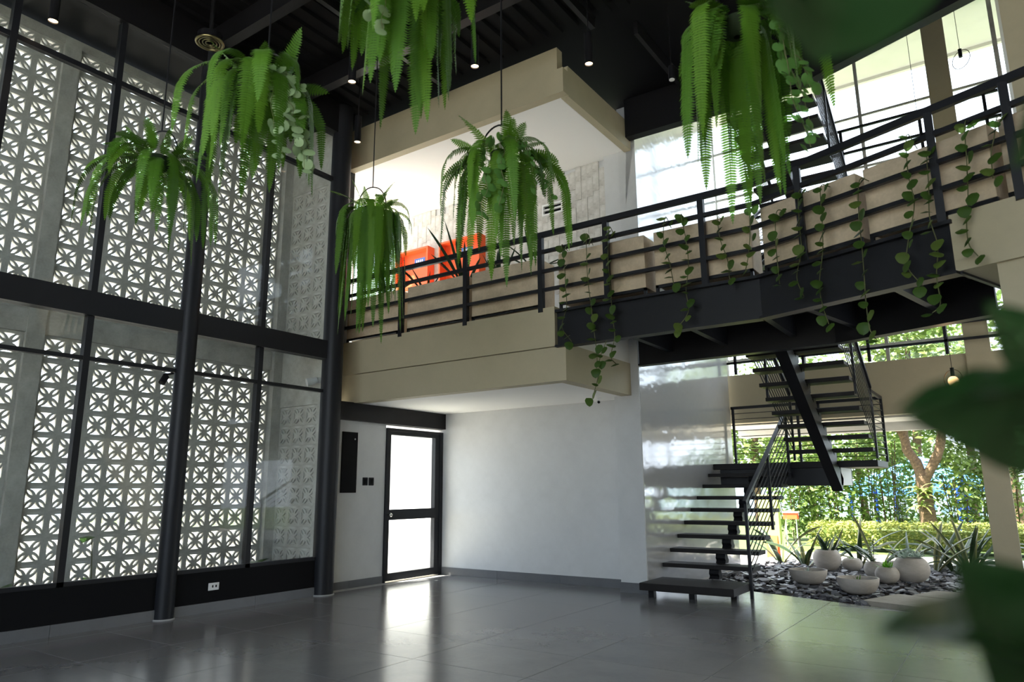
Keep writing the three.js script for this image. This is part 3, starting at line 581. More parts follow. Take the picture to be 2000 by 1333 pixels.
// ================================================================== LEAVES
// a strip leaf: profile(t) gives half width, bend in radians towards the ground
function stripLeaf(base, azimuth, elevation, length, half, bend, profile, seg = 8, fold = 0.25, twist = 0) {
  const side0 = V(-Math.sin(azimuth), 0, Math.cos(azimuth)), pos = [], idx = []; const p = base.clone(); let el = elevation; const ds = length / seg;
  for (let i = 0; i <= seg; i++) {
    const t = i / seg, f = V(Math.cos(azimuth) * Math.cos(el), Math.sin(el), Math.sin(azimuth) * Math.cos(el)); const nrm = side0.clone().cross(f).normalize();
    const sd = side0.clone().applyAxisAngle(f, twist * t), nn = nrm.applyAxisAngle(f, twist * t), w = half * profile(t);
    const l = p.clone().addScaledVector(sd, -w).addScaledVector(nn, -w * fold), r = p.clone().addScaledVector(sd, w).addScaledVector(nn, -w * fold);
    pos.push(l.x, l.y, l.z, p.x, p.y, p.z, r.x, r.y, r.z);
    if (i < seg) { const a = i * 3; idx.push(a, a + 3, a + 1, a + 1, a + 3, a + 4, a + 1, a + 4, a + 2, a + 2, a + 4, a + 5); }
    p.addScaledVector(f, ds); el = Math.max(el - bend * ds / length * (1.6 - t), -1.5);
  }
  const g = new THREE.BufferGeometry(); g.setAttribute('position', new THREE.Float32BufferAttribute(pos, 3)); g.setIndex(idx); g.computeVertexNormals(); return g;
}
const ovate = (t) => Math.max(0.02, Math.pow(Math.sin(Math.PI * Math.pow(t, 0.75)), 0.8)), blade = (t) => Math.max(0.03, (0.45 + 0.55 * Math.min(1, t * 3)) * Math.pow(1 - t, 0.45)), heart = (t) => Math.max(0.02, t < 0.25 ? 0.6 + t * 1.6 : Math.sqrt(Math.max(0, 1 - ((t - 0.25) / 0.75) ** 2)) * (1.05 - 0.2 * t));
// one fern frond: a stalk with leaflets on both sides
function frondGeometry(base, az, el0, length, half, curl) {
  const n = Math.max(18, Math.round(length * 62)), pos = [], idx = [], side = V(-Math.sin(az), 0, Math.cos(az)), ds = length / n; const p = base.clone(); let el = el0; const tw = rr(-0.9, 0.9), swing = rr(-0.5, 0.5);
  let prev = -1; const push = (...v) => { const k = pos.length / 3; for (const q of v) pos.push(q.x, q.y, q.z); return k; };
  for (let i = 0; i <= n; i++) {
    const t = i / n, a2 = az + swing * t, f = V(Math.cos(a2) * Math.cos(el), Math.sin(el), Math.sin(a2) * Math.cos(el)), sd = side.clone().applyAxisAngle(f, tw * t).normalize(), nn = sd.clone().cross(f).normalize();
    const k = push(p.clone().addScaledVector(sd, -0.0022), p.clone().addScaledVector(sd, 0.0022)); if (prev >= 0) idx.push(prev, prev + 1, k, prev + 1, k + 1, k); prev = k;
    if (t > 0.06) {
      const w = half * Math.min(1, 0.45 + 3.2 * (t - 0.06)) * Math.pow(Math.max(0, 1 - Math.pow(t, 2.6)), 0.75) * rr(0.9, 1.06) + 0.003;
      for (const s of [-1, 1]) {
        const tip = p.clone().addScaledVector(sd, s * w).addScaledVector(f, w * 0.28).addScaledVector(nn, -w * rr(0.02, 0.22)), mid = p.clone().addScaledVector(sd, s * w * 0.55).addScaledVector(nn, w * 0.05);
        const b = push(p.clone().addScaledVector(f, -ds * 0.42), p.clone().addScaledVector(f, ds * 0.42), mid.clone().addScaledVector(f, ds * 0.5 + w * 0.10), mid.clone().addScaledVector(f, -ds * 0.36 + w * 0.08), tip);
        if (s > 0) idx.push(b, b + 1, b + 2, b, b + 2, b + 3, b + 3, b + 2, b + 4); else idx.push(b, b + 2, b + 1, b, b + 3, b + 2, b + 3, b + 4, b + 2);
      }
    }
    p.addScaledVector(f, ds); el = Math.max(el - curl * ds * (1 - 0.5 * t), -1.52);
  }
  const g = new THREE.BufferGeometry(); g.setAttribute('position', new THREE.Float32BufferAttribute(pos, 3)); g.setIndex(idx); g.computeVertexNormals(); return g;
}
function roundLeafGeometry(c, r, az, tilt) {
  const s = new THREE.Shape(); for (let i = 0; i <= 14; i++) { const a = Math.PI / 2 + 0.12 + (2 * Math.PI - 0.24) * i / 14, q = r * (0.86 + 0.14 * Math.abs(Math.cos((a - Math.PI / 2) / 2))); i ? s.lineTo(Math.cos(a) * q, Math.sin(a) * q) : s.moveTo(Math.cos(a) * q, Math.sin(a) * q); } s.lineTo(0, r * 0.35);
  const g = new THREE.ShapeGeometry(s); const p = g.attributes.position; for (let i = 0; i < p.count; i++) p.setZ(i, -1.2 * (p.getX(i) ** 2 + p.getY(i) ** 2) / r * 0.3); g.rotateX(tilt); g.rotateY(az); g.translate(c.x, c.y, c.z); g.computeVertexNormals(); return g;
}
function hangingFern(sd, x, y, z, o, label) {
  seed(sd); const f = thing('hanging_fern', label, 'hanging plant', 'hanging ferns'); f.position.set(x, y, z); const mats = M.fern, top = 6.62 - y, c = V(0, 0, 0);
  part('basket', latheG([[0.02, -0.11], [0.06, -0.10], [0.075, -0.06], [0.08, -0.01], [0.07, -0.01], [0.065, -0.06], [0.02, -0.09]], 20), M.basket, f);
  const hoop = part('hoop', tubeG([V(-0.13, -0.03, 0), V(-0.11, 0.12, 0), V(-0.03, 0.2, 0), V(0.06, 0.19, 0), V(0.12, 0.1, 0), V(0.13, -0.03, 0)], 0.006, 24, 6), M.black, f); hoop.rotation.y = o.turn ?? 0.6;
  part('cable', rodG(V(0.0, 0.2, 0), V(0, top, 0), 0.0055, 6), M.black, f);
  for (let i = 0; i < o.n; i++) {
    const az = i * 2.39996 + rr(-0.3, 0.3), upright = i < o.up, short = rnd() < 0.4, L = upright ? rr(0.2, 0.34) : rr(o.l0, o.l1) * (short ? 0.5 : 1), el = upright ? rr(0.6, 1.3) : short ? rr(-0.4, 0.9) : rr(-0.8, 0.7), rad = rr(0.06, 0.15);
    const g = frondGeometry(c.clone().add(V(Math.cos(az) * rad, rr(-0.05, 0.03) - rad * 0.2, Math.sin(az) * rad)), az, el, L, rr(0.04, 0.06) * (o.w ?? 1), upright ? rr(0.8, 2.2) : rr(o.c0 ?? 3.2, o.c1 ?? 9));
    part('frond', g, mats[Math.floor(rnd() * 4)], f);
  }
  (o.vines ?? []).forEach(([az, len, size, pale]) => {
    const st = V(Math.cos(az) * 0.165, 0, Math.sin(az) * 0.165), v = new THREE.Group(); v.name = 'trailing_vine'; f.add(v); const pts = [st]; const n = 7;
    for (let k = 1; k <= n; k++) pts.push(V(st.x * (1.25 + 0.12 * k * (o.vs ?? 1)) + rr(-0.02, 0.02), 0.03 - len * Math.pow(k / n, 1.1), st.z * (1.25 + 0.12 * k * (o.vs ?? 1)) + rr(-0.02, 0.02)));
    part('stem', tubeG(pts, 0.0022, 30, 4), M.vineStem, v); const cv = new THREE.CatmullRomCurve3(pts), m = Math.round(len / (size * 1.15));
    for (let k = 1; k <= m; k++) { const q = cv.getPoint(k / m); part('leaf', roundLeafGeometry(q.add(V(rr(-1, 1) * size * 0.8, rr(-0.01, 0.01), rr(-1, 1) * size * 0.8)), size * rr(0.75, 1.1), rr(0, 6.28) * 0.25 + 0.3, rr(-0.7, 0.4)), pale ? M.coin : M.coinDark, v); }
  });
}
hangingFern(41, -4.86, 3.66, -2.49, { n: 62, up: 7, l0: 0.45, l1: 0.85, w: 1.0, c0: 2.5, c1: 6 }, 'spreading hanging fern in front of the glass beside the slim column, without vines');
hangingFern(42, -3.60, 3.80, -2.47, { n: 56, up: 6, l0: 0.55, l1: 0.88, w: 1.2, vines: [[0.25, 0.66, 0.04, true], [-0.05, 0.55, 0.04, true], [0.45, 0.5, 0.038, true], [-0.3, 0.62, 0.038, true], [0.1, 0.4, 0.038, true], [-0.15, 0.7, 0.036, true]] }, 'hanging fern with silvery coin leaf vines beside the slim column');
hangingFern(43, -2.51, 4.16, -2.58, { n: 51, up: 4, l0: 0.55, l1: 0.9, w: 1.3, vines: [[1.15, 0.66, 0.04, true], [1.35, 0.55, 0.04, true]] }, 'hanging fern cut by the top of the picture, with pale coin leaves');
hangingFern(44, -2.60, 3.50, -3.64, { n: 61, up: 9, l0: 0.55, l1: 0.95, w: 1.1, vines: [[0.95, 0.55, 0.035], [1.3, 0.62, 0.035], [0.2, 0.45, 0.03], [-0.5, 0.4, 0.028]] }, 'bright green hanging fern before the upper room, on a black hoop');
hangingFern(45, -4.72, 3.90, -4.48, { n: 74, up: 8, l0: 0.75, l1: 1.3, w: 1.05, c0: 5, c1: 11 }, 'narrow hanging fern in front of the thick corner column');
hangingFern(46, -0.97, 3.82, -3.62, { n: 54, up: 5, l0: 0.6, l1: 1.15, w: 1.2, c0: 5, c1: 10, vines: [[0.3, 0.95, 0.036], [0.0, 0.6, 0.036], [0.15, 0.9, 0.036], [-0.4, 0.5, 0.034]] }, 'long hanging fern over the bridge railing with round leaf vines');

// pixel of the photograph (2000 x 1333) to a direction from the camera
camera.updateMatrixWorld();
const camRot = new THREE.Matrix4().extractRotation(camera.matrixWorld);
const rayOf = (u, v) => V((u - 1000) / 1389.164, -(v - 666.5) / 1389.164, -1).applyMatrix4(camRot);
const atDepth = (u, v, d) => V(0, EYE, 0).addScaledVector(rayOf(u, v), d);
const onPlane = (u, v, n, p) => { const d = rayOf(u, v), o = V(0, EYE, 0); return o.clone().addScaledVector(d, p.clone().sub(o).dot(n) / d.dot(n)); };
const onRail = (u, v) => { const a = onPlane(u, v, V(0, 0, 1), V(0, 0, -6.66)); return a.x < K0.x + 0.02 ? a : onPlane(u, v, N2, alongBend(0, 0, 0.075)); };
const onZ = (u, v, z) => onPlane(u, v, V(0, 0, 1), V(0, 0, z));

// ================================================================== POTHOS VINES
const vineLines = [
  [[1097, 478], [1104, 520], [1107, 560], [1108, 600], [1100, 640], [1118, 668]], [[1146, 456], [1148, 500], [1150, 545], [1156, 600], [1162, 650], [1168, 690], [1168, 722]],
  [[1190, 442], [1190, 500], [1194, 560], [1198, 620], [1203, 660], [1195, 700], [1206, 712]], [[1185, 665], [1172, 700], [1170, 740], [1160, 778]], [[1300, 424], [1298, 470], [1310, 520], [1318, 556]],
  [[1330, 418], [1341, 470], [1346, 520], [1342, 570], [1346, 610], [1322, 644]], [[1402, 425], [1408, 470], [1422, 510], [1426, 545]], [[1465, 402], [1466, 450], [1463, 500], [1458, 530]],
  [[1518, 412], [1517, 460], [1522, 510], [1526, 556]], [[1562, 372], [1564, 430], [1567, 490], [1560, 545], [1572, 580]], [[1604, 362], [1608, 430], [1611, 490], [1602, 560], [1610, 600], [1622, 634]],
  [[1680, 350], [1680, 420], [1686, 480], [1690, 540], [1694, 590], [1704, 650], [1716, 664]], [[1772, 262], [1776, 340], [1788, 400], [1778, 470], [1774, 520], [1806, 560]],
  [[1812, 290], [1816, 370], [1820, 430], [1834, 480], [1832, 540], [1838, 600], [1824, 612]], [[1886, 236], [1890, 320], [1894, 390], [1890, 440], [1896, 480], [1914, 502]], [[1948, 228], [1944, 270], [1938, 300], [1942, 350]],
];
vineLines.forEach((line, i) => {
  seed(300 + i); const v = thing('pothos_vine', 'trailing pothos vine with heart leaves, ' + order[i] + ' along the bridge railing from the balcony', 'vine', 'pothos vines over the bridge railing');
  const pts = line.map(([a, b]) => onRail(a, b)); const first = pts[0].clone(); const nrm = first.x < K0.x ? V(0, 0, 1) : N2;
  if (i !== 3) pts.unshift(first.clone().addScaledVector(nrm, -0.14).setY(3.93 < first.y ? Math.max(3.95, first.y - 0.1) : first.y + 0.02));
  pts.forEach((p, k) => { if (k > 1) p.addScaledVector(nrm, 0.012 + rr(0, 0.02)); });
  part('stem', tubeG(pts, 0.0042, 48, 5), M.vineStem, v);
  const cv = new THREE.CatmullRomCurve3(pts), L = cv.getLength(), n = Math.round(L / 0.085);
  for (let k = 1; k <= n; k++) {
    const q = cv.getPointAt(Math.min(1, k / n)), sgn = k % 2 ? 1 : -1, across = V(nrm.z, 0, -nrm.x), size = rr(0.075, 0.115), az = Math.atan2(nrm.z, nrm.x) + sgn * rr(0.1, 0.95);
    const b = q.clone().addScaledVector(across, sgn * rr(0.015, 0.04)).addScaledVector(nrm, 0.015);
    const m = part('leaf', stripLeaf(b, az, rr(-1.35, -0.1), size, size * 0.5, rr(0.3, 0.8), heart, 6, rr(0.1, 0.4)), M.pothos[Math.floor(rnd() * 4)], v);
  }
});

// ================================================================== SWORD-LEAF PLANTS
const bladeMaterial = new THREE.MeshPhysicalMaterial({ vertexColors: true, roughness: 0.45, transmission: 0.12, thickness: 0, side: THREE.DoubleSide });
function variegate(g, mid, edge) { const n = g.attributes.position.count, c = new Float32Array(n * 3); for (let i = 0; i < n; i++) { const k = i % 3 === 1 ? mid : edge; c.set(k, 3 * i); } g.setAttribute('color', new THREE.BufferAttribute(c, 3)); return g; }
function swordPlant(sd, name, label, x, y, z, n, l0, l1, half, o = {}) {
  seed(sd); const p = thing(name, label, 'plant', o.group); p.position.set(x, y, z);
  for (let i = 0; i < n; i++) {
    const az = rr(0, 6.28), g = stripLeaf(V(Math.cos(az) * 0.04, -0.02, Math.sin(az) * 0.04), az, rr(o.e0 ?? 0.9, o.e1 ?? 1.5), rr(l0, l1), half * rr(0.7, 1.15), rr(o.b0 ?? 0, o.b1 ?? 0.7), blade, 8, 0.5, rr(-1.2, 1.2));
    part('leaf', o.edge ? variegate(g, [0.022, 0.05, 0.024], rnd() < 0.4 ? o.edge : [0.05, 0.09, 0.03]) : g, o.edge ? bladeMaterial : M.sword[Math.floor(rnd() * 3)], p);
  }
  return p;
}
swordPlant(401, 'snake_plant', 'dark snake plant in the first planter behind the narrow fern', -7.0, 3.9, -7.0, 8, 0.3, 0.6, 0.03);
swordPlant(402, 'snake_plant', 'dark snake plant with three leaves in the second planter', -6.25, 3.9, -6.98, 5, 0.3, 0.5, 0.034, { e0: 0.9, e1: 1.35 });
swordPlant(403, 'snake_plant', 'tall dark snake plant with two long spikes in the second planter', -5.62, 3.9, -7.0, 9, 0.4, 0.95, 0.032, { b1: 0.3 });
swordPlant(404, 'snake_plant', 'low dark snake plant in the third planter behind the bright fern', -5.05, 3.9, -7.0, 7, 0.3, 0.55, 0.034, { b1: 0.3 });
swordPlant(405, 'snake_plant', 'leaning dark snake plant at the end of the third planter', -4.5, 3.9, -7.0, 6, 0.35, 0.62, 0.03, { e0: 0.7, e1: 1.2 });
const beds = [[-3.5, -13.15, 8], [-3.05, -12.9, 9], [-2.75, -13.2, 7], [-2.3, -13.3, 8], [-1.95, -12.95, 9], [-1.55, -13.2, 8], [-1.2, -12.95, 9], [-0.95, -13.25, 10], [-0.72, -12.95, 11], [-0.75, -13.35, 11], [0.45, -13.3, 10], [0.95, -13.1, 9]];
beds.forEach(([x, z, n], i) => swordPlant(430 + i, 'snake_plant', 'yellow edged snake plant, ' + order[i] + ' in the row behind the slate from the stairs', x, 0, z, n, 0.5, 1.0, 0.055, { edge: [0.34, 0.33, 0.13], e0: 0.8, e1: 1.45, b0: 0.2, b1: 1.3, group: 'snake plants behind the slate bed' }));

// low leafy plants in the trough behind the glass
[[-7.85, -2.95, 'low leafy plant in the trough before the plain pilaster of the screen', 16, 0.32], [-7.75, -5.55, 'broad leaved plant in the trough before the return wall', 22, 0.34], [-7.8, -3.75, 'single stemmed plant with one raised broad leaf behind the glass', 5, 0.3]].forEach(([x, z, l, n, len], i) => {
  seed(470 + i); const p = thing('trough_plant', l, 'plant'); p.position.set(x, 0.3, z);
  for (let k = 0; k < n; k++) { const az = k * 2.4 + rr(-0.3, 0.3); part('leaf', stripLeaf(V(0, 0, 0), az, rr(0.2, 1.2), len * rr(0.6, 1.1), 0.055 * rr(0.8, 1.2), rr(0.6, 1.6), ovate, 7, 0.3), M.troughLeaf, p); }
  if (i === 2) { const e = V(0.12, 0.52, 0.1); part('stem', tubeG([V(0, 0, 0), V(0.03, 0.25, 0.03), e], 0.005, 10, 5), M.vineStem, p); part('raised_leaf', stripLeaf(e, 0.9, 0.5, 0.2, 0.075, 1.3, ovate, 7, 0.2), M.troughLeaf, p); }
});

// ================================================================== POTS ON THE SLATE
function roundPot(label, x, z, r, h, open) { const p = thing('round_pot', label, 'pot'); p.position.set(x, 0, z); const prof = [[0.001, 0]]; const n = 12; for (let i = 0; i <= n; i++) { const t = i / n, a = -1.1 + t * (1.1 + Math.acos(open) * 0.98); prof.push([r * Math.cos(a), h * (Math.sin(a) - Math.sin(-1.1)) / (Math.sin(Math.acos(open) * 0.98) - Math.sin(-1.1))]); } const lx = prof[prof.length - 1][0]; prof.push([lx - 0.02, h], [lx - 0.025, h - 0.05], [0.001, h - 0.05]); part('body', latheG(prof), M.pot, p); part('soil', rodG(V(0, h - 0.06, 0), V(0, h - 0.04, 0), lx - 0.02, 24), M.soil, p); return p; }
function bowlPot(label, x, z, r, h) { const p = thing('bowl_pot', label, 'pot'); p.position.set(x, 0, z); part('body', latheG([[0.001, 0], [r * 0.55, 0], [r * 0.78, h * 0.2], [r * 0.95, h * 0.6], [r, h], [r - 0.025, h], [r * 0.9, h * 0.7], [0.001, h * 0.65]]), M.pot, p); part('soil', rodG(V(0, h * 0.66, 0), V(0, h * 0.76, 0), r * 0.9, 28), M.soil, p); return p; }
roundPot('large round stone pot with upright green sword leaves', -2.56, -12.2, 0.205, 0.31, 0.72);
roundPot('small squat stone pot between the large pot and snake plants', -2.24, -12.39, 0.148, 0.18, 0.68);
roundPot('round stone pot holding the bright green rosette', -1.57, -11.0, 0.15, 0.21, 0.66);
roundPot('round stone pot half hidden behind the bright rosette pot', -1.8, -11.53, 0.14, 0.22, 0.66);
roundPot('large round stone pot topped with silvery succulents', -1.31, -11.29, 0.225, 0.315, 0.68);
roundPot('small pale pot tucked behind the silvery succulent pot', -1.56, -12.0, 0.12, 0.2, 0.9);
bowlPot('wide shallow stone bowl nearer the stairs', -2.45, -10.46, 0.245, 0.18);
bowlPot('wide shallow stone bowl nearer the hall floor', -1.725, -9.78, 0.24, 0.185);
function rosette(sd, label, x, y, z, n, len, half, mat, e0, e1) { seed(sd); const p = thing('succulent', label, 'plant'); p.position.set(x, y, z); for (let i = 0; i < n; i++) part('leaf', stripLeaf(V(rr(-1, 1) * len * 0.2, 0, rr(-1, 1) * len * 0.2), i * 2.4, rr(e0, e1), len * rr(0.7, 1.1), half, rr(0, 0.6), ovate, 5, 0.3), mat, p); return p; }
rosette(501, 'bright green rosette succulent in a round pot', -1.57, 0.17, -11.0, 16, 0.16, 0.022, leafMaterial(0.16, 0.42, 0.03, 0.3), 0.5, 1.5);
{ seed(502); const p = thing('succulent', 'silvery clustered succulent spilling over the large pot', 'plant'); p.position.set(-1.31, 0.29, -11.29); for (let k = 0; k < 11; k++) { const c = k ? V(Math.cos(k * 2.4) * rr(0.06, 0.17), rr(0.0, 0.06), Math.sin(k * 2.4) * rr(0.06, 0.17)) : V(0, 0.09, 0); for (let i = 0; i < 9; i++) part('leaf', stripLeaf(c, i * 2.4, rr(0.2, 1.3), rr(0.06, 0.1), 0.018, 0.2, ovate, 4, 0.3), M.pale, p); } }
rosette(503, 'tiny sprout in the bowl nearer the hall floor', -1.725, 0.13, -9.78, 5, 0.11, 0.008, M.fern[2], 0.9, 1.5);
rosette(504, 'tiny pale sprout in the bowl nearer the stairs', -2.45, 0.13, -10.46, 5, 0.08, 0.008, M.pale, 0.9, 1.5);
rosette(505, 'little pale succulent in the small squat pot', -2.24, 0.13, -12.39, 8, 0.1, 0.012, M.coin, 0.6, 1.5);
rosette(506, 'upright green sword leaves growing in the large round pot', -2.56, 0.26, -12.2, 11, 0.38, 0.03, M.sword[2], 0.7, 1.4);
{ seed(507); const p = thing('succulent', 'leafy upright herb growing in the half hidden pot', 'plant'); p.position.set(-1.8, 0.18, -11.53); part('stem', rodG(V(0, 0, 0), V(0.02, 0.36, 0), 0.006, 6), M.vineStem, p); for (let i = 0; i < 26; i++) part('leaf', stripLeaf(V(0.02 * i / 26, 0.05 + i * 0.012, 0), i * 2.4, rr(0.1, 0.8), 0.09, 0.022, 0.6, ovate, 4, 0.3), M.broad, p); }

// ================================================================== GARDEN
const quadLeaf = (() => { const g = new THREE.BufferGeometry(); g.setAttribute('position', new THREE.Float32BufferAttribute([0, 0, 0, 0.5, 0.04, 0.22, 1, 0, 0, 0.5, 0.04, -0.22], 3)); g.setIndex([0, 1, 2, 0, 2, 3]); g.computeVertexNormals(); return g; })();
function foliage(parent, mat, n, place, s0, s1, droop = 0) { const im = new THREE.InstancedMesh(quadLeaf, mat, n), m = new THREE.Matrix4(), q = new THREE.Quaternion(), e = new THREE.Euler(); for (let i = 0; i < n; i++) { const p = place(i), s = rr(s0, s1); e.set(rr(-1, 1), rr(0, 6.28), rr(-0.9, 0.9) - droop, 'YXZ'); im.setMatrixAt(i, m.compose(p, q.setFromEuler(e), V(s, s, s))); } im.name = 'foliage'; im.userData.kind = 'stuff'; im.castShadow = true; parent.add(im); return im; }
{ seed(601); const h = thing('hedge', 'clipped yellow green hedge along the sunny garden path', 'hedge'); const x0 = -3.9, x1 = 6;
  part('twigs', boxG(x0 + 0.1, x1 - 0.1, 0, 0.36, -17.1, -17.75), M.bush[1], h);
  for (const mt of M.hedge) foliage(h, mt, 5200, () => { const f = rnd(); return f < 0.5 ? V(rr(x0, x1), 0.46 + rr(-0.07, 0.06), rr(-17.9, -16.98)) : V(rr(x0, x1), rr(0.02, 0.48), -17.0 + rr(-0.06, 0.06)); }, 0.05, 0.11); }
function shrub(sd, name, label, x, z, r, h, n, mats, s0, s1, stems, cat = 'shrub', group) {
  seed(sd); const t = thing(name, label, cat, group); t.position.set(x, -0.08, z);
  for (let i = 0; i < stems; i++) { const a = rr(0, 6.28), q = rr(0.1, 0.8) * r, hh = h * rr(0.6, 0.95); part('stem', tubeG([V(Math.cos(a) * q * 0.5, 0, Math.sin(a) * q * 0.5), V(Math.cos(a) * q * 0.7, hh * 0.5, Math.sin(a) * q * 0.7), V(Math.cos(a) * q, hh, Math.sin(a) * q)], 0.012, 6, 5), M.bark, t); }
  mats.forEach((mt) => foliage(t, mt, Math.round(n / mats.length), () => { const a = rr(0, 6.28), y = Math.pow(rnd(), 0.8), q = Math.sqrt(rnd()) * r * (0.55 + 0.45 * Math.sin(Math.PI * Math.min(1, y * 0.9 + 0.1))); return V(Math.cos(a) * q, 0.1 + y * h, Math.sin(a) * q); }, s0, s1, 0.4));
}
const px = (u, z) => onZ(u, 980, z).x;
[[1545, -20.0, 0.65, 2.1, 'bamboo clump beside the lime coloured wall', 0], [1590, -20.4, 0.7, 2.2, 'bamboo clump behind the hedge under the stair landing', 0], [1635, -20.2, 0.7, 2.3, 'bamboo clump behind the hedge next to the tallest one', 0], [1685, -20.5, 0.65, 2.9, 'tallest bamboo clump behind the hedge', 1], [1730, -20.3, 0.7, 2.6, 'bamboo clump behind the hedge before the blue canopy', 1], [1770, -21, 0.6, 2.4, 'bamboo clump close to the forked tree trunk', 1]].forEach(([u, z, r, h, l, k], i) => shrub(620 + i, 'bamboo_clump', l, px(u, z), z, r, h, k ? 1000 : 1500, M.bamboo, 0.1, 0.2, 7, 'bamboo'));
[[1865, -19.6, 0.55, 2.2, 'green shrub behind the hedge right of the forked tree'], [1915, -20.2, 0.6, 2.0, 'green shrub behind the hedge before the blue posts'], [1975, -20, 0.8, 2.2, 'green shrub beyond the beige pillar']].forEach(([u, z, r, h, l], i) => shrub(640 + i, 'garden_shrub', l, px(u, z), z, r, h, 1100, M.bush, 0.1, 0.19, 6));
// forked tree
{
  seed(660); const t = thing('forked_tree', 'forked brown tree trunk with bromeliads behind the hedge', 'tree'); const Z = -19.2, q = (u, v, dz = 0) => onZ(u, v, Z + dz);
  const limb = (pts, r0, r1, name) => { const cv = new THREE.CatmullRomCurve3(pts), n = 20, g = new THREE.TubeGeometry(cv, n, 1, 12), p = g.attributes.position, c = V(0, 0, 0); for (let i = 0; i <= n; i++) { cv.getPointAt(i / n, c); const r = (r0 + (r1 - r0) * i / n) * (1 + 0.07 * Math.sin(i * 2.1)); for (let j = 0; j <= 12; j++) { const k = i * 13 + j; p.setXYZ(k, c.x + (p.getX(k) - c.x) * r, c.y + (p.getY(k) - c.y) * r, c.z + (p.getZ(k) - c.z) * r); } } g.computeVertexNormals(); part(name, g, M.bark, t); };
  limb([q(1822, 1062).setY(-0.1), q(1815, 1020), q(1806, 970), q(1802, 930)], 0.175, 0.15, 'trunk');
  limb([q(1802, 940), q(1790, 905), q(1772, 880), q(1764, 850), q(1742, 828), q(1715, 812), q(1690, 790)], 0.125, 0.07, 'branch');
  limb([q(1804, 940), q(1822, 908), q(1834, 880), q(1840, 840), q(1850, 790), q(1860, 700)], 0.115, 0.06, 'branch');
  limb([q(1764, 852), q(1766, 800), q(1775, 740), q(1770, 660)], 0.1, 0.05, 'branch');
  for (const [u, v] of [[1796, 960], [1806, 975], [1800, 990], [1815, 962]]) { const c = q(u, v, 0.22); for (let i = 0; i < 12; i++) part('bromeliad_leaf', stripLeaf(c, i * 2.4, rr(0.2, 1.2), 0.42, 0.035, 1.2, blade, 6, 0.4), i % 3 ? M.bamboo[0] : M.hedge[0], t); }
  [[1700, 800, 0.9], [1765, 700, 1.4], [1850, 720, 1.3], [1740, 640, 1.2], [1640, 790, 0.9]].forEach(([u, v, r], i) => { const c = q(u, v); foliage(t, M.crown[i % 3], 900, () => { const a = rr(0, 6.28), b = Math.acos(rr(-1, 1)), k = r * Math.cbrt(rnd()); return c.clone().add(V(Math.sin(b) * Math.cos(a) * k, Math.cos(b) * k * 0.7, Math.sin(b) * Math.sin(a) * k)); }, 0.14, 0.26, 0.3); });
}
// trees further off
[[1480, -27, 6.5, 2.2], [1590, -30, 7.5, 2.8], [1690, -33, 8.0, 3.0], [1800, -29, 7.0, 2.4], [1900, -32, 8.0, 3.0], [1990, -27, 7.0, 2.6], [1540, -38, 9.5, 3.2], [1850, -40, 10, 3.4]].forEach(([u, z, h, r], i) => {
  seed(680 + i); const t = thing('garden_tree', ['airy yellow green tree', 'loose olive green tree', 'mid green rounded tree', 'tall yellowish tree'][i % 4] + ' ' + ['beyond the stair landing', 'behind the bamboo', 'behind the white conical roof', 'above the blue canopy', 'behind the blue posts', 'beyond the beige pillar', 'far behind the stair treads', 'farthest behind the canopy'][i], 'tree', 'trees beyond the garden'); t.position.set(px(u, z), -0.08, z);
  part('trunk', tubeG([V(0, 0, 0), V(rr(-0.2, 0.2), h * 0.3, 0), V(rr(-0.4, 0.4), h * 0.6, 0.1)], 0.14, 10, 8), M.bark, t);
  const k2 = M.crown[i % 3]; for (let c = 0; c < 5; c++) { const o = V(rr(-1, 1) * r * 0.6, h * rr(0.32, 0.95), rr(-1, 1) * r * 0.5), q = r * rr(0.45, 0.7); foliage(t, c % 2 ? k2 : M.crown[(i + 1) % 3], 330, () => { const a = rr(0, 6.28), b = Math.acos(rr(-1, 1)), k = q * Math.cbrt(rnd()); return o.clone().add(V(Math.sin(b) * Math.cos(a) * k, Math.cos(b) * k * 0.75, Math.sin(b) * Math.sin(a) * k)); }, 0.22, 0.4, 0.3); }
});
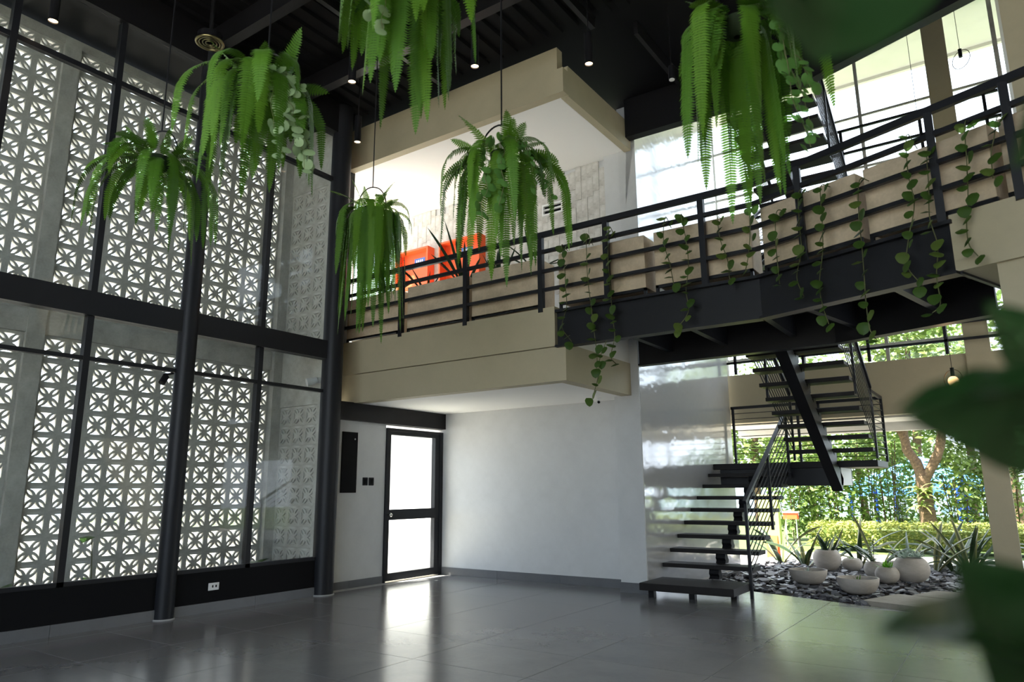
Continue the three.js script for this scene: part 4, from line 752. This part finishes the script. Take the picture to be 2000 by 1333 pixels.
// blue canopy, posts, pale wall, white conical roof, signs
{
  const Z = -24, c = thing('blue_canopy', 'bright blue peaked canopy roof behind the forked tree', 'canopy'), a = onZ(1795, 893, Z), r = 2.1; c.position.set(a.x, 0, Z);
  part('roof', new THREE.CylinderGeometry(0.05, r, 0.75, 6, 1).translate(0, a.y - 0.375, 0), M.canopyBlue, c); part('skirt', new THREE.CylinderGeometry(r, r, 0.35, 6, 1, true).translate(0, a.y - 0.92, 0), M.canopyBlue, c);
  for (let i = 0; i < 6; i++) { const g = i * Math.PI / 3 + 0.5; part('post', rodG(V(Math.sin(g) * r * 0.93, -0.1, Math.cos(g) * r * 0.93), V(Math.sin(g) * r * 0.93, a.y - 0.9, Math.cos(g) * r * 0.93), 0.06, 10), M.blueSteel, c); }
  [[1827, -21.5, 'thin blue post just right of the forked trunk', 955], [1893, -21.5, 'thick blue post beyond the shrubs', 945]].forEach(([u, z, l, v], i) => { const b = onZ(u, 1020, z), p = thing('blue_post', l, 'post'); part('shaft', rodG(V(b.x, -0.08, z), V(b.x - 0.05, onZ(u, v, z).y + 0.4, z), i ? 0.07 : 0.055, 12), M.blueSteel, p); if (i) part('cross_bar', boxG(b.x, b.x + 0.7, 0.6, 0.66, z - 0.03, z + 0.03), M.blueSteel, p); });
  const w = thing('garden_wall', 'pale blue low wall glimpsed behind the bamboo', 'wall'); part('plaster', boxG(-12, 8, -0.08, 1.6, -37, -37.2), std(RGB(0.38, 0.52, 0.68), 0.8), w);
  const z2 = -30, ap = onZ(1712, 682, z2), p = thing('white_parasol', 'white ribbed conical roof seen through the upper window bars', 'parasol'); p.position.set(ap.x, 0, z2);
  const cone = new THREE.ConeGeometry(2.0, 0.95, 24, 1, true), cp = cone.attributes.position; for (let i = 0; i < cp.count; i++) if (cp.getY(i) < 0 && i % 2) cp.setXYZ(i, cp.getX(i) * 0.93, cp.getY(i), cp.getZ(i) * 0.93); cone.computeVertexNormals(); part('roof', cone.translate(0, ap.y - 0.47, 0), std(RGB(0.75, 0.77, 0.8), 0.7, { side: THREE.DoubleSide }), p); part('pole', rodG(V(0, -0.08, 0), V(0, ap.y - 0.1, 0), 0.06, 12), M.plastic, p);
  const lw = thing('garden_wall', 'lime coloured wall stub beyond the stair treads', 'wall'), la = onZ(1505, 1000, -18.4); part('plaster', boxG(la.x - 0.3, la.x + 0.18, -0.08, 1.1, -18.4, -18.6), std(RGB(0.50, 0.55, 0.16), 0.8), lw);
  const ob = thing('a_board', 'orange folding board standing behind the stairs', 'board'), oa = onPlane(1512, 1089, V(0, 1, 0), V(0, -0.05, 0)); ob.position.set(oa.x, -0.05, oa.z); for (const s of [-1, 1]) part('panel', barG(V(0, 0, s * 0.12), V(0, 0.4, s * 0.02), 0.2, 0.012), M.orange, ob);
  const sg = thing('garden_sign', 'small orange sign box on two thin legs by the bamboo', 'sign'), sa = onZ(1544, 1010, -18.0); part('box', boxG(sa.x - 0.16, sa.x + 0.16, sa.y - 0.05, sa.y + 0.09, -18.1, -17.95), M.orange, sg); part('lid', boxG(sa.x - 0.18, sa.x + 0.18, sa.y + 0.09, sa.y + 0.12, -18.12, -17.93), M.cream, sg); for (const s of [-0.12, 0.12]) part('leg', rodG(V(sa.x + s, -0.08, -18.02), V(sa.x + s, sa.y - 0.05, -18.02), 0.012, 6), M.plastic, sg);
}

// ================================================================== FOREGROUND PLANT
{
  seed(701); const p = thing('foreground_plant', 'large leaved potted plant, out of focus, close to the camera', 'plant');
  const stem = atDepth(2330, 900, 0.52), sx = stem.x, sz = stem.z;
  part('pot', latheG([[0.001, 0], [0.12, 0], [0.16, 0.3], [0.15, 0.3], [0.12, 0.26], [0.001, 0.26]], 32).translate(sx, 0, sz), M.pot, p);
  part('stem', tubeG([V(sx, 0.24, sz), V(sx + 0.01, 0.8, sz), V(sx - 0.005, 1.3, sz), V(sx, 1.72, sz)], 0.009, 20, 8), M.vineStem, p);
  function leafBetween(b, t, half, normal, sag, mat, profile = ovate) {
    const seg = 14, d = t.clone().sub(b), L = d.length(), side = d.clone().cross(normal).normalize(), nn = side.clone().cross(d).normalize(), pos = [], idx = [], rows = 7;
    for (let i = 0; i <= seg; i++) { const s = i / seg, c = b.clone().addScaledVector(d, s).addScaledVector(nn, sag * L * Math.sin(Math.PI * s)); const w = half * profile(s); for (let j = 0; j < rows; j++) { const a = (j / (rows - 1)) * 2 - 1, q = c.clone().addScaledVector(side, a * w).addScaledVector(nn, w * (0.28 * Math.abs(a) + 0.05 * Math.sin(s * 22 + a * 3))); pos.push(q.x, q.y, q.z); } if (i < seg) for (let j = 0; j < rows - 1; j++) { const k = i * rows + j; idx.push(k, k + rows, k + 1, k + 1, k + rows, k + rows + 1); } }
    const g = new THREE.BufferGeometry(); g.setAttribute('position', new THREE.Float32BufferAttribute(pos, 3)); g.setIndex(idx); g.computeVertexNormals(); const m = part('leaf', g, mat, p);
    part('petiole', tubeG([b.clone(), b.clone().lerp(V(sx, b.y - 0.05, sz), 0.5), V(sx, b.y - 0.07, sz)], 0.0035, 8, 6), M.vineStem, p); return m;
  }
  const back = V(0, 0, 1).applyMatrix4(camRot), up = V(0, 1, 0), D = 0.42;
  const nrm = (a, b) => back.clone().multiplyScalar(a).addScaledVector(up, b).normalize();
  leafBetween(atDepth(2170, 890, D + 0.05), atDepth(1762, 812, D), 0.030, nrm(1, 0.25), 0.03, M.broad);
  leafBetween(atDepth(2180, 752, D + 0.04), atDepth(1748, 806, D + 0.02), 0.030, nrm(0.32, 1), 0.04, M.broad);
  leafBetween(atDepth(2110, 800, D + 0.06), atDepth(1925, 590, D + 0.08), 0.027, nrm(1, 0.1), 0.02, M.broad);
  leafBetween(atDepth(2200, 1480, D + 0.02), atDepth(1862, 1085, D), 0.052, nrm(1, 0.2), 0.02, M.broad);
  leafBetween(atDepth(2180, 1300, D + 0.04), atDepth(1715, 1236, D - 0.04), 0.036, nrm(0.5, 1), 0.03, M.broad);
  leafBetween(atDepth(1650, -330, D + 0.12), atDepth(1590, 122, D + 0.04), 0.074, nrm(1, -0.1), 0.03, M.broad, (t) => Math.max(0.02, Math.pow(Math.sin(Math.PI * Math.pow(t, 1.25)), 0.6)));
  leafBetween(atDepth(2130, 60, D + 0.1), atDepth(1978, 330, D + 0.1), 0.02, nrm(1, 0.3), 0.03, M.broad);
}

scene.traverse((o) => { if (o.isMesh) { o.castShadow = true; o.receiveShadow = true; } });
renderer.render(scene, camera);
